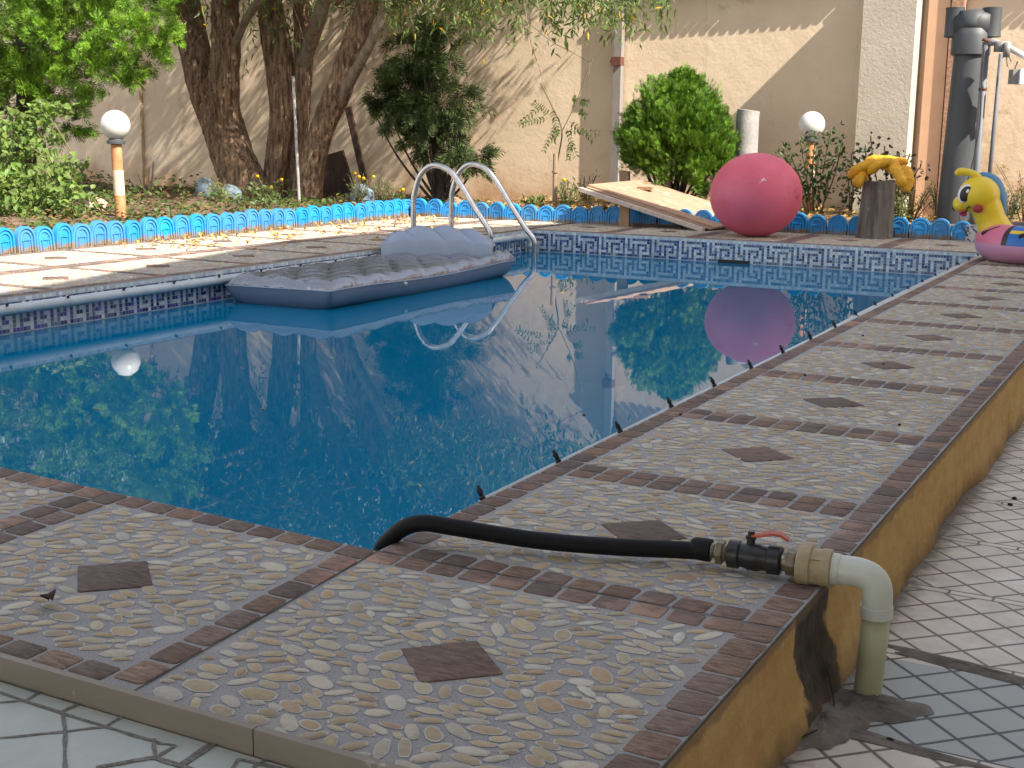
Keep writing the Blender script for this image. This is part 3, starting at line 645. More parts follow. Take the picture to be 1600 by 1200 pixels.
# ------------------------------------------------------------------ back wall
YW = 13.6
wl = MB(); wl.bbox((-5.395, YW, -0.43), (9, YW+.25, 2.74)); wl.bbox((-32, YW-.004, -0.43), (-5.4, YW+.25, 4.1))
wall = wl.build('garden_wall', 'plaster', smooth=False)
tag(wall, 'long cream plastered garden wall behind the pool and trees', 'wall')
def wchild(name, mats, mb, **k): return mb.build(name, mats, wall, **k)
p = MB(); p.bbox((-2.105, YW-.42, -.43), (-1.50, YW-.002, 2.86)); o = wchild('pilaster', 'plaster_grey', p, smooth=False); o['label'] = 'grey plastered pilaster with a sunlit side'
p = MB(); p.bbox((-15.0, YW-.07, -.43), (-13.75, YW-.006, 4.05)); wchild('pilaster', 'plaster', p, smooth=False)
cp = MB(); x = -5.36; lift = 0.0
cp.bbox((-5.39, YW-.02, 2.742), (9, YW+.3, 2.80))
while x < 8.5:
    if random.random() < .16: lift = random.uniform(-.035, .035)
    e_ = 0.112+0.016*max(-4.5, min(4, (-2.1-x)))*.9 if x < -2.1 else 0.14
    if -32 < x:
        cp.bbox((x, YW-e_, 2.745+lift*.6), (x+.062, YW-.021, 2.80+lift*.3)); cp.bbox((x+.0625, YW-e_+.052, 2.745+lift*.6), (x+.1245, YW-.021, 2.798+lift*.3))
    x += 0.125
wchild('coping', 'coping_red', cp, smooth=False)
# rusty drain pipe on the wall
t = thing('drainpipe', 'rusty square drainpipe fixed to the wall behind the thuja', 'drainpipe', (-5.33, YW-.1, .05))
q = MB(); q.box((-5.33, YW-.085, 1.35), (.11, .10, 2.72)); part(q, 'pipe', 'old_pipe', t, smooth=False)
q = MB(); q.box((-5.34, YW-.10, 1.92), (.135, .12, .11)); q.box((-5.43, YW-.06, 1.92), (.05, .05, .03)); part(q, 'bracket', 'rust_dark', t, smooth=False)
# post with peeling strip to the right of the pilaster
t = thing('metal_post', 'peach painted post with a peeling brown strip beside the pilaster', 'post', (-1.2, 13.25, -.2))
q = MB(); q.box((-1.30, 13.52, 1.25), (.24, .12, 3.0)); part(q, 'post', 'peach_paint', t, smooth=False)
q = MB(); q.box((-1.09, 13.50, 1.25), (.14, .16, 3.0)); part(q, 'strip', 'peeling', t, smooth=False)
# house to the right: its shade lies over the pool
hp = [(3.75, -14), (3.35, 1.0), (2.42, 4.9), (2.62, 6.2), (3.1, 7.75), (3.5, 8.72), (12, 9.25), (12, -14)]
hm = MB(); hm.prism(hp, -.43, 7.6, 0); house = hm.build('house', 'house_plaster', smooth=False)
tag(house, 'tall pale house standing beside the side passage, just out of view', 'house')
hr = MB(); hr.prism([(x+(.04 if x > 6 else -.05), y+(.05 if y > 8 else 0)) for x, y in hp], 7.602, 7.8, 0); hr.build('roof', 'coping_red', house, smooth=False)
pr_ = MB(); pr_.bbox((-9, -9, 2.75), (3.6, -1.7, 2.9)); pr_.build('added_shade_roof', 'house_plaster', house, smooth=False)  # unseen roof added over the terrace to dim the near deck
for xx in (-6.5, -1.9):
    pr_ = MB(); pr_.tube([(xx, -2.0, TZ), (xx, -2.0, 2.749)], .09, 20); pr_.build('added_roof_column', 'white_paint', house)  # columns added out of view to carry the shading roof
for yy in (-6, -3.0, 0):
    for z0 in (.6, 4.0):
        f = MB(); xx = 3.35+(1-yy)*.4/15; R_ = math.atan2(.4, 15)
        f.box((xx-.03, yy, z0+.8), (.08, 1.6, 1.7), R_*1.0); w_ = f.build('window', 'white_paint', house, smooth=False)
        g_ = MB(); g_.box((xx-.075, yy, z0+.8), (.02, 1.45, 1.55), R_*1.0); g_.build('pane', 'house_glass', w_, smooth=False)

# ================================================================== OBJECTS
# ---- blue arched edging pieces
def edging():
    m = MB(); w, h, n = 0.098, 0.205, 12
    def arch(w_, h0, h1, y0, y1, mi=0):
        pts = [(-w_, h0)]+[(-w_*math.cos(math.pi*k/n), h1-w_+w_*math.sin(math.pi*k/n)) for k in range(n+1)]+[(w_, h0)]
        N_ = len(pts); vs = [(x, y0, z) for x, z in pts]+[(x, y1, z) for x, z in pts]
        m.add(vs, [tuple(range(N_)), tuple(range(N_, 2*N_))[::-1]]+[(i, i+N_, (i+1) % N_+N_, (i+1) % N_) for i in range(N_)], mi)
    def ringarch(wo, wi, h0, h1o, h1i, y0, y1):
        po = [(-wo, h0)]+[(-wo*math.cos(math.pi*k/n), h1o-wo+wo*math.sin(math.pi*k/n)) for k in range(n+1)]+[(wo, h0)]
        pi_ = [(-wi, h0)]+[(-wi*math.cos(math.pi*k/n), h1i-wi+wi*math.sin(math.pi*k/n)) for k in range(n+1)]+[(wi, h0)]
        N_ = len(po); vs = [(x, y1, z) for x, z in po]+[(x, y0, z) for x, z in po]+[(x, y0, z) for x, z in pi_]+[(x, y1, z) for x, z in pi_]
        m.add(vs, [(l*N_+i, l*N_+i+1, (l+1)*N_+i+1, (l+1)*N_+i) for l in range(3) for i in range(N_-1)])
    arch(w, -.06, h, -.012, .026)
    ringarch(w-.001, w-.020, -.05, h-.001, h-.020, -.026, -.0125)
    ringarch(w-.030, w-.048, .0, h-.032, h-.050, -.022, -.0125)
    m.bbox((-.048, -.021, .088), (.048, -.0125, .100)); m.bbox((-.034, -.020, -.02), (-.026, -.0125, .086)); m.bbox((.026, -.020, -.02), (.034, -.0125, .086))
    m.bbox((-.0255, -.0165, .0), (.0255, -.0125, .072))
    return m
e0 = edging().build('edging_piece', 'blue_plastic', smooth=True, auto=35)
spots = []
yy = 1.2
while yy < 10.62:
    spots.append((-6.70-0.012*abs(math.sin(yy*1.3))*3, yy, math.pi/2+random.uniform(-.09, .09), 0)); yy += 0.204
xx = -6.58
while xx < 2.9:
    spots.append((xx, 10.62+(xx+6.6)*0.062, random.uniform(-.06, .06)+.05, 1)); xx += 0.204
for i, (x, y, r, w_) in enumerate(spots):
    o = e0 if i == 0 else e0.copy()
    if i: C.objects.link(o)
    o.location = (x, y, random.uniform(-.02, .008)); o.rotation_euler = (random.uniform(-.08, .06), random.uniform(-.045, .045), r)
    if w_ == 0: tag(o, 'sky blue arched plastic edging piece in the run beside the left side of the pool', 'edging', 'blue edging along the left bed')
    elif x < -3.9: tag(o, 'blue arched plastic edging piece in the far run, between the ladder and the leaning board', 'edging', 'blue edging behind the ladder')
    elif x < -2.0: tag(o, 'blue arched plastic edging piece in the far run, behind the leaning board and pink ball', 'edging', 'blue edging behind the board')
    else: tag(o, 'darker blue arched plastic edging piece in the far run, right of the pink ball', 'edging', 'blue edging behind the stump')

# ---- globe garden lamps
def lamp(label, base, R, H, white):
    t = thing('globe_lamp', label, 'lamp', base, 'white globe garden lamps'); b = Vector(base)
    q = MB(); q.tube([b+Vector((.012, 0, -.1)), b+Vector((.004, 0, H*.34))], .058, 18); part(q, 'post', 'rust_orange', t, auto=40); q = MB(); q.tube([b+Vector((-.006, 0, H*.66)), b+Vector((-.012, 0, H))], .055, 18); part(q, 'post', 'rust_orange', t, auto=40)
    q = MB(); q.tube([b+Vector((.004, 0, H*.335)), b+Vector((-.006, 0, H*.665))], .0575, 18); part(q, 'post_band', 'paint_cream', t, auto=40)
    q = MB(); q.lathe(b+Vector((-.012, 0, H)), [(.07, 0), (.095, .005), (.095, .03), (.075, .045), (.07, .07)], 20); part(q, 'collar', 'grey_pvc', t, auto=40)
    q = MB(); q.ell(b+Vector((-.012, 0, H+.055+R*.92)), (R, R, R), seg=32, rings=20); part(q, 'globe', 'globe_glass', t)
lamp('white globe lamp on a rust orange post by the left wall corner', tuple(at(188, 340, 7.55)[:2])+(0.03,), .152, .79, 0)
b_ = at(1262, 335, 12.6); lamp('white globe lamp half hidden behind the tall rose stems', (b_.x, b_.y, 0.05), .152, .88, 1)

# ---- gym ball
bc = at(1181, 305, 10.1); R_ = 0.447
bm_ = MB(); bm_.ell((0, 0, 0), (R_*1.015, R_*1.015, R_*.925), seg=64, rings=40)
t = thing('exercise_ball', 'big dusty pink exercise ball on the far pool edge', 'ball', (bc.x, bc.y, R_*.925))
o = bm_.build('rubber_shell', 'ball_rubber', t)
sc = MB(); n_ = Vector((CAM[0]-bc.x, CAM[1]-bc.y, .9)).normalized(); rt = n_.cross(Vector((0, 0, 1))).normalized()*-1; upv = rt.cross(n_).normalized()*-1
def on_ball(a, b, k=1.003):
    d = (n_*math.sqrt(max(0, 1-a*a-b*b))+rt*a+Vector((0, 0, 1))*b).normalized(); return Vector((d.x*R_*1.015*k, d.y*R_*1.015*k, d.z*R_*.925*k))
for a, b, r_ in ((.13, .34, .035), (.16, .37, .02), (.10, .30, .018), (.19, .33, .02), (.07, .27, .014)):
    ring = [on_ball(a+r_*math.cos(k)*random.uniform(.6, 1.2), b+r_*.8*math.sin(k)*random.uniform(.6, 1.2)) for k in [i*.7 for i in range(9)]]
    sc.add(ring, [tuple(range(9))])
sc.build('scuff_mark', 'ball_scuff', t)

# ---- stump with the yellow inflatable
sb = at(1365, 372, 10.72)
t = thing('wooden_stump', 'grey weathered upright log stump on the far pool edge', 'stump', (sb.x, sb.y, 0))
q = MB(); n = 30; seg = 40; vs = []
for i in range(13):
    z = .565*i/12; r = .178-.022*i/12+(.01 if i == 0 else 0)
    for k in range(seg):
        a = 2*math.pi*k/seg; rr = r*(1+.035*math.sin(3*a+1)+.02*math.sin(7*a+2)-.06*max(0, 1-abs(((a-3.9+math.pi) % (2*math.pi))-math.pi)/.09)+.008*math.sin(19*a+i*.3))
        vs.append((sb.x+rr*math.cos(a)+.015*i/12, sb.y+rr*math.sin(a), z+(.012*math.sin(2*a) if i == 12 else 0)))
q.add(vs, [(i*seg+k, i*seg+(k+1) % seg, (i+1)*seg+(k+1) % seg, (i+1)*seg+k) for i in range(12) for k in range(seg)]+[tuple(12*seg+k for k in range(seg))])
part(q, 'log', 'stump_wood', t, auto=40)
def Y_(px, py, Y=10.6): return at(px, py, Y)
t = thing('deflated_float', 'crumpled yellow inflatable draped over the wooden stump', 'float', (sb.x, sb.y, .57))
def sausage(pts, r, n=6, flat=.8):
    m_ = MB(); P = spline(pts, n); k = len(P); rr = []
    for i in range(k):
        u = i/(k-1); rr.append(r*(min(1, (u*(1-u)*9)**.45)+.02)*(1+.10*math.sin(i*2.3)+.06*math.sin(i*5.1)))
    m_.tube(P, rr, 16, jit=.035, flat=flat); return m_
for nm, pts, r in (('tube', [Y_(1328, 276, 10.6), Y_(1347, 262, 10.5), Y_(1372, 254, 10.55)], .068),
                   ('tube', [Y_(1338, 290, 10.5), Y_(1343, 280, 10.48), Y_(1356, 272, 10.5)], .058),
                   ('tube', [Y_(1356, 272, 10.48), Y_(1372, 258, 10.46), Y_(1392, 254, 10.5), Y_(1404, 262, 10.45)], .055),
                   ('tube', [Y_(1350, 251, 10.75), Y_(1375, 248, 10.8), Y_(1400, 251, 10.8), Y_(1418, 254, 10.7)], .048),
                   ('tube', [Y_(1394, 258, 10.42), Y_(1404, 272, 10.38), Y_(1414, 292, 10.38)], .062),
                   ('tube', [Y_(1408, 260, 10.5), Y_(1419, 272, 10.45), Y_(1418, 290, 10.42), Y_(1411, 297, 10.42)], .056),
                   ('tube', [Y_(1385, 263, 10.9), Y_(1400, 262, 10.85), Y_(1412, 270, 10.6)], .06)):
    part(sausage(pts, r), nm, 'yellow_vinyl', t)
for pts in ([Y_(1336, 280, 10.42), Y_(1352, 274, 10.4), Y_(1344, 296, 10.42), Y_(1338, 292, 10.42)], [Y_(1372, 250, 10.5), Y_(1392, 250, 10.5), Y_(1398, 266, 10.5), Y_(1374, 264, 10.45)], [Y_(1402, 262, 10.36), Y_(1422, 268, 10.4), Y_(1420, 296, 10.4), Y_(1406, 298, 10.36)]):
    q = MB(); q.add([p_ for p_ in pts]+[p_+Vector((0, .03, 0)) for p_ in pts], [(0, 1, 2, 3), (7, 6, 5, 4), (0, 4, 5, 1), (1, 5, 6, 2), (2, 6, 7, 3), (3, 7, 4, 0)]); part(q, 'flap', 'yellow_vinyl', t)

# ---- leaning board with its block
t = thing('wooden_board', 'framed wooden board lying tilted from a block down to the deck beside the pink ball', 'board', (-3.6, 10.9, .2))
A_ = at(904, 293, 10.45); B_ = at(1098, 360, 10.45); B_.z = max(B_.z, .03); A2 = at(1003, 284, 11.75); D_ = A2-A_; D_.z = max(D_.z, .0)
B2 = B_+D_
nrm = (B_-A_).cross(D_).normalized()
if nrm.z < 0: nrm = -nrm
def plate(m_, a, b, c_, d_, th, mi=0, up=0.0):
    o_ = nrm*up; vs = [x+o_ for x in (a, b, c_, d_)]+[x+o_-nrm*th for x in (a, b, c_, d_)]
    m_.add(vs, [(0, 1, 2, 3), (7, 6, 5, 4), (0, 4, 5, 1), (1, 5, 6, 2), (2, 6, 7, 3), (3, 7, 4, 0)], mi)
L_ = lambda u, v: A_+(B_-A_)*u+D_*v
q = MB(); plate(q, L_(-.0, .13), L_(1.04, .10), L_(1.04, 1), L_(0, 1), .018, up=.026); part(q, 'top_panel', 'board_wood', t, smooth=False)
q = MB(); plate(q, L_(.01, .09), L_(1.03, .06), L_(1.03, .98), L_(.01, .98), .012, up=.006); part(q, 'lower_panel', 'board_wood', t, smooth=False)
q = MB(); plate(q, L_(0, 0), L_(1, 0), L_(1, .045), L_(0, .045), .042, up=.003); part(q, 'front_rail', 'board_paint', t, smooth=False)
q = MB(); plate(q, L_(0.003, .046), L_(1, .046), L_(1, .97), L_(.003, .97), .02, up=-.012); part(q, 'underside', 'dark_gap', t, smooth=False)
q = MB(); p1 = at(976, 340, 10.55); q.box((p1.x, p1.y, .118), (.105, .06, .235), .2); o = q.build('wood_block', 'raw_wood', smooth=False); tag(o, 'small upright wood block propping the tilted board', 'wood block')
q = MB(); p1 = at(1040, 356, 10.75); q.box((p1.x-.05, p1.y-.1, .018), (.55, .05, .03), .02); tag(q.build('wood_batten', 'dark_plank', smooth=False), 'thin dark batten lying on the deck under the tilted board', 'batten')
q = MB(); c_ = L_(.22, .62)+nrm*.046; q.box(c_, (.17, .10, .035), .2, R=Matrix.Rotation(math.asin(-nrm.x) if False else .0, 3, 'Y') @ Matrix.Rotation(.1, 3, 'Z')); tag(q.build('wood_offcut', 'raw_wood', smooth=False), 'pale wood offcut lying on the raised corner of the tilted board', 'wood offcut')
for px, py, w_, h_, lb in ((977, 284, .16, .18, 'pale wooden peg standing behind the raised end of the board'), (1044, 296, .09, .22, 'pale wooden peg standing behind the middle of the board')):
    p1 = at(px, py, 12.0); q = MB(); q.box((p1.x, p1.y, p1.z-.12+h_/2-.06), (w_*.75, .05, h_+.25), .1, R=Matrix.Rotation(.15, 3, 'X')); tag(q.build('wooden_peg', 'board_wood', smooth=False), lb, 'peg')

# ---- concrete post stub behind the ball
p1 = at(1165, 250, 12.5)
q = MB(); q.tube([(p1.x, 12.5, -.1), (p1.x, 12.5, 1.2), (p1.x+.01, 12.5, at(1167, 172, 12.5).z)], [.138, .134, .132], 24, jit=.012)
tag(q.build('concrete_pipe', 'weathered_concrete', auto=45), 'short grey concrete pipe standing upright between the thuja and the globe lamp', 'concrete pipe')

# ---- big grey standpipe with the tee
t = thing('standpipe', 'thick grey plastic standpipe with a tee on top, right of the pilaster', 'pipe', (at(1490, 345, 12.0).x, 12.0, 0))
a = at(1492, 352, 12.0); b = at(1516, 84, 12.0); q = MB(); q.tube([a-Vector((0, 0, .2)), a, (a+b)/2, b], [.205, .203, .182, .162], 36); part(q, 'pipe', 'grey_pvc', t, auto=40)
ax = (b-a).normalized(); q = MB(); s1 = b-ax*.02
q.tube([s1, s1+ax*.01, s1+ax*.20, s1+ax*.24, s1+ax*.27], [.185, .198, .196, .18, .165], 36); part(q, 'socket', 'grey_pvc', t, auto=30)
q = MB(); q.tube([s1+ax*.25, s1+ax*.33, s1+ax*.45], [.165, .155, .14], 30); l = at(1494, 40, 12.0); r = at(1549, 36, 12.0); q.tube([l, (l+r)/2+Vector((0, 0, .01)), r], [.125, .15, .125], 30)
part(q, 'saddle', 'grey_pvc', t)
for px, la in ((1492, 'left'), (1550, 'right')):
    a1 = at(px-2, 58, 12.0); b1 = at(px+1, 12, 12.0); q = MB()
    prof = [(.098, 0), (.098, .02), (.092, .03)]
    n = 28; a1b = b1-Vector((0, 0, .12))
    q.tube([a1, a1+(b1-a1)*.1, a1+(b1-a1)*.9, b1], [.100, .096, .094, .097], n, cap=False); q.tube([a1, b1], [.083, .083], n, cap=False); q.tube([a1+(b1-a1)*.5, a1+(b1-a1)*.52], .09, n); part(q, 'branch_pipe', 'grey_pvc', t, auto=30)
# steel poles and the tube with the floodlight
a = at(1521, 330, 11.7); b = at(1541, 66, 11.7); t = thing('steel_pole', 'grey steel pole right beside the thick standpipe', 'pole', (a.x, 11.7, .05))
q = MB(); q.tube([a-(b-a)*.08, a, b], .036, 16); part(q, 'shaft', 'grey_steel', t)
q = MB(); q.tube([b, b+Vector((.01, 0, .03))], [.05, .045], 16); part(q, 'collar', 'rust_dark', t); q = MB(); q.tube([a+(b-a)*.72, a+(b-a)*.735], .042, 16); part(q, 'collar', 'rust_dark', t)
a2 = at(1541, 330, 11.9); b2 = at(1564, 84, 11.9); q = MB(); q.tube([a2-(b2-a2)*.08, b2], .021, 12); tag(q.build('thin_steel_pole', 'grey_steel'), 'thinner grey steel pole, right of the thicker one', 'pole')
t = thing('lamp_bracket', 'white tube arm clamped to the top of the steel poles', 'arm', tuple(at(1570, 75, 11.7)))
q = MB(); q.tube([at(1574, 73, 11.7), at(1640, 110, 11.7)], .03, 14); part(q, 'arm_tube', 'white_tube', t)
q = MB(); q.tube([b, at(1556, 66, 11.7), at(1576, 77, 11.75)], [.042, .035, .03], 12); q.box(at(1565, 73, 11.66), (.12, .1, .10), .5); q.box(at(1573, 78, 11.62), (.06, .12, .14), .2)
for dx, dy in ((4, 26), (10, 18), (-3, 12)): q.tube([at(1570, 78, 11.6), at(1570+dx*.6, 86, 11.58), at(1570+dx, 78+dy, 11.6)], .006, 6)
part(q, 'clamp', 'floodlight_case', t)
t = thing('floodlight', 'small box floodlight hanging under the white arm by the frame edge', 'floodlight', tuple(at(1592, 120, 11.7)))
q = MB(); q.box(at(1587, 120, 11.7), (.10, .16, .14), .4); part(q, 'housing', 'floodlight_case', t, smooth=False)
q = MB(); q.box(at(1596, 120, 11.68), (.07, .17, .15), .4); part(q, 'lens_frame', 'white_paint', t, smooth=False)
q = MB(); q.tube(spline([at(1590, 96, 11.7), at(1586, 108, 11.68), at(1589, 114, 11.7)]), .006, 6); part(q, 'lead', 'cable', t)
q = MB(); q.tube(spline([at(1538, 70, 11.62), at(1534, 130, 11.6), at(1531, 190, 11.62), at(1523, 240, 11.6), at(1510, 290, 11.6), at(1500, 330, 11.5), at(1503, 352, 10.9), at(1512, 368, 10.6)]), .0075, 6)
tag(q.build('black_cable', 'cable'), 'thin black cable hanging down beside the standpipe to the deck', 'cable')
p1 = at(1519, 358, 10.75); q = MB(); q.box((p1.x, p1.y, .085), (.11, .05, .17), .2); tag(q.build('speckled_block', 'speckled', smooth=False), 'small speckled white block behind the bee float', 'block')

# ---- bee swim ring
bz = thing('bee_swim_ring', 'inflatable swim ring with a yellow bee head, on the far right corner of the deck', 'swim ring', (.64, 9.0, 0))
rc = Vector((.47, 8.95, 0)); RR, tr_ = .33, .165
q = MB(); sg, sr = 64, 28; vs = []
for i in range(sg):
    a = 2*math.pi*i/sg
    for k in range(sr):
        b = 2*math.pi*k/sr; z = tr_*.93+math.sin(b)*tr_*.93; rr = RR+math.cos(b)*tr_; z += .03*max(0, -math.cos(a-3.9))*0
        vs.append((rc.x+rr*math.cos(a), rc.y+rr*math.sin(a), z+.004))
for i in range(sg):
    for k in range(sr):
        b = 2*math.pi*(k+.5)/sr; a = (2*math.pi*(i+.5)/sg) % (2*math.pi); up_ = math.sin(b)
        if up_ < -.02: mi = 1
        else:
            an = math.degrees(a)
            mi = 0 if 150 < an < 246 else (2 if an < 300 and an >= 246 else (3 if an >= 300 or an < 60 else 0))
            if mi == 2 and .55 < up_ < .78: mi = 3
            if mi == 0 and (243.5 < an or an < 152): mi = 4
        q.add([vs[i*sr+k], vs[((i+1) % sg)*sr+k], vs[((i+1) % sg)*sr+(k+1) % sr], vs[i*sr+(k+1) % sr]], [(0, 1, 2, 3)], mi)
ro = part(q, 'ring', ['bee_pink', 'bee_lilac', 'bee_blue', 'bee_yellow', 'black_paint'], bz)
import bmesh
bmm = bmesh.new(); bmm.from_mesh(ro.data); bmesh.ops.remove_doubles(bmm, verts=bmm.verts, dist=1e-5); bmm.to_mesh(ro.data); bmm.free()
def torus_pt(a, b, k=1.006):
    a = math.radians(a); b = math.radians(b); rr = RR+math.cos(b)*tr_*k; return Vector((rc.x+rr*math.cos(a), rc.y+rr*math.sin(a), tr_*.93+math.sin(b)*tr_*.93*k+.004))
for a0_, col_ in ((212, 0), (258, 0), (274, 0)):      # painted swirls
    P = [torus_pt(a0_+t_*16, 28+t_*38, 1.0) for t_ in [i/8 for i in range(9)]]
    q = MB(); q.tube(P, [.016, .019, .014, .008, .006, .006, .005, .005, .004], 8); part(q, 'swirl_mark', 'black_paint', bz)
# neck and head: faces left and a little towards the camera
HY = 8.86
def hp_(px, py, dy=0): return at(px, py, HY+dy)
q = MB(); q.tube(spline([hp_(1560, 372), hp_(1549, 345), hp_(1541, 324), hp_(1532, 306), hp_(1526, 302)], 5), lerpr([.15, .118, .125, .15, .15], 5), 28)
q.ell(hp_(1530, 305), (.168, .165, .158), seg=32, rings=20); q.ell(hp_(1507, 318), (.095, .095, .075), seg=24, rings=16); q.ell(hp_(1502, 321, -.02), (.068, .08, .058), seg=20, rings=14)
ho = part(q, 'head', 'bee_yellow', bz)
rm = ho.modifiers.new('join', 'REMESH'); rm.mode = 'VOXEL'; rm.voxel_size = .009; rm.use_smooth_shade = True
sm = ho.modifiers.new('soft', 'SMOOTH'); sm.factor = .6; sm.iterations = 12
q = MB(); q.ell(hp_(1491.5, 324, -.0), (.02, .03, .03)); part(q, 'nose', 'black_paint', bz)
for d1, d2 in ((0, 0), (.12, .10)):
    q = MB(); q.tube(spline([hp_(1531+d2*30, 292, d1-.02), hp_(1529+d2*20, 278, d1-.02), hp_(1517, 270, d1-.02), hp_(1502, 268, d1-.02), hp_(1497, 270, d1-.02)], 6), lerpr([.036, .030, .028, .032, .030], 6), 14); q.ell(hp_(1498, 270, d1-.02), (.034, .03, .03)); part(q, 'antenna', 'bee_yellow', bz)
q = MB(); q.tube(spline([hp_(1517, 289, .03), hp_(1533, 283, .05), hp_(1548, 290, .06), hp_(1558, 312, .06), hp_(1564, 345, .06)], 6), lerpr([.02, .075, .09, .08, .04], 6), 16); part(q, 'mane', 'bee_mane', bz)
def disc(px, py, rx, rz, dy, m_, nm, tilt=0.0, par=None):
    q = MB(); c_ = hp_(px, py, dy); R3 = Matrix.Rotation(tilt, 3, 'Y'); q.ell(c_, (rx, .012, rz), R=R3, seg=24, rings=12); return part(q, nm, m_, par or bz)
ey = disc(1508, 302.5, .056, .078, -.128, 'white_paint', 'eye', .35)
disc(1509.5, 303, .047, .066, -.139, 'black_paint', 'pupil', .35, ey)
disc(1512, 299, .012, .018, -.150, 'white_paint', 'glint', .35, ey)
disc(1528, 326, .042, .035, -.163, 'cheek_red', 'cheek')
q = MB(); q.tube(spline([hp_(1500, 333, -.10), hp_(1508, 331, -.115), hp_(1513, 323, -.135), hp_(1516, 325, -.14)], 5), .006, 8); part(q, 'mouth', 'black_paint', bz)
q = MB(); q.ell(hp_(1504, 333, -.03), (.04, .055, .024), R=Matrix.Rotation(.5, 3, 'Y')); part(q, 'lip', 'bee_red', bz)
q = MB(); q.tube(spline([hp_(1495, 307, -.12), hp_(1500, 299, -.125), hp_(1508, 296, -.13)], 5), .004, 6); part(q, 'brow', 'black_paint', bz)

# ---- ladder
LD = thing('pool_ladder', 'steel pool ladder with two curved handrails behind the grey mattress', 'ladder', (-5.2, 8.7, 0))
for Y0, yb in ((8.36, 646), (9.06, 705)):
    sx = at(yb, 348, Y0).x
    xw = -4.36 if Y0 < 8.6 else -4.24
    zt = .67
    P = spline([(sx, Y0, -.03), (sx, Y0, .20), (sx+.01, Y0, .38), (sx+.085, Y0, .575), (sx+.22, Y0, zt), (sx+.40, Y0, .63), (sx+.54, Y0, .49), (sx+.70, Y0, .27), (sx+.86, Y0, .06), (xw-.005, Y0, -.06), (xw, Y0, -.20), (xw, Y0, -.6), (xw, Y0, -1.2)], 8)
    q = MB(); q.tube(P, .0275, 18); hr = part(q, 'handrail', 'steel', LD)
    q = MB(); q.lathe((sx, Y0, 0.002), [(.055, 0), (.055, .006), (.035, .014)], 20); part(q, 'base_flange', 'steel', hr, auto=40)
for z in (-.33, -.62, -.9):
    q = MB(); q.box((-4.30, 8.71, z), (.08, .68, .03), 0.08); part(q, 'step', 'steel', LD, smooth=False)

# ---- white rail pipe round the pool wall with its clips
RL = thing('cover_rail', 'white plastic rail pipe with dark clips under the left deck edge', 'rail', (PXL+.05, 5, -.06))
q = MB(); q.tube([(PXL+.045, .5, -.07), (PXL+.045, 4, -.068), (PXL+.045, 7.9, -.066)], .031, 16); part(q, 'pipe', 'white_pvc', RL)
q = MB(); q.tube(spline([(PXL+.06, 7.9, -.055), (PXL+.06, 9.1, -.055), (PXL+.06, 9.32, -.055), (PXL+.07, 9.40, -.10), (PXL+.075, 9.42, -.2), (PXL+.14, 9.44, -.235)], 5), .03, 16); q.tube([(PXL+.06, 9.2, -.055), (PXL+.06, 9.27, -.055)], .036, 16); q.tube([(PXL+.073, 9.41, -.13), (PXL+.075, 9.42, -.18)], .036, 16); part(q, 'elbow_pipe', 'white_pvc', RL)
def clip(c, lean, par, big=1.0):
    q = MB(); c = Vector(c); d = Vector(lean).normalized()*.72; q.tube([c-d*.012, c+d*.012*big, c+d*.022*big, c+d*.03*big, c+d*.045*big], [.006, .007, .0095, .006, .0045], 8); q.ell(c-d*.008, (.010, .010, .009), seg=10, rings=6); return part(q, 'clip', 'slot_black', par)
for k in range(16): clip((PXL+.06, .9+.466*k, -.045), (.75, random.uniform(-.5, .2), .55), RL, .9)
RR2 = thing('cover_rail', 'white plastic rail pipe with dark upright clips along the right deck edge', 'rail', (-.04, 5, -.06))
q = MB(); q.tube([(-.036, .6, -.045), (-.036, 4.2, -.042), (-.034, 5, -.028), (-.03, 6, -.022), (-.034, 9.4, -.022)], .028, 16); part(q, 'pipe', 'white_pvc', RR2)
for k in range(19):
    y = 0.56+.482*k; clip((-.028, y, -.004), (-.42, random.uniform(-.3, .1), .9), RR2, 1.0)
q = MB(); a = at(1122, 411, YF-.012); b = at(1170, 412, YF-.012); q.bbox((a.x, YF-.02, WZ-.012), (b.x, YF-.0045, WZ+.030)); tag(q.build('overflow_slot', 'slot_black', smooth=False), 'black overflow slot in the mosaic at the waterline of the far pool wall', 'overflow slot')

# ---- air mattress floating by the left wall
AM = thing('air_mattress', 'silver grey air mattress with a puffed pillow end, floating beside the left pool wall', 'air mattress', (-4.02, 6.1, WZ))
mx0, mx1, my0, my1 = -4.42, -3.54, 4.62, 7.30
nx, ny = 46, 130
def mat_pt(u, v, top):
    # u across 0..1, v along 0..1; superelliptic edge
    x = mx0+(mx1-mx0)*u; y = my0+(my1-my0)*v+.05*u
    ex = 1-abs(2*u-1)**7; eyy = min(1, (min(v, 1-v)*(my1-my0)/.09)); edge = max(0, ex)**.5*(max(0, 1-(1-eyy)**2))**.5
    if top:
        dx, dy = u*6, v*13
        tuft = 0
        g = (math.sin(math.pi*(dx+dy)*.5)*math.sin(math.pi*(dx-dy)*.5))
        tuft = .040*abs(g)**.6
        side = math.exp(-((min(u, 1-u)-.06)/.05)**2)*.022
        z = WZ+.125+edge*(.050+tuft+side)+.004*math.sin(23*v+5*u)*edge+.012*math.sin(2.2*v*3.1+1)*u
        if v > .84: z += .012*(v-.84)/.16
    else: z = WZ+.125-edge*.155+.012*math.sin(2.2*v*3.1+1)*u
    return (x, y, z)
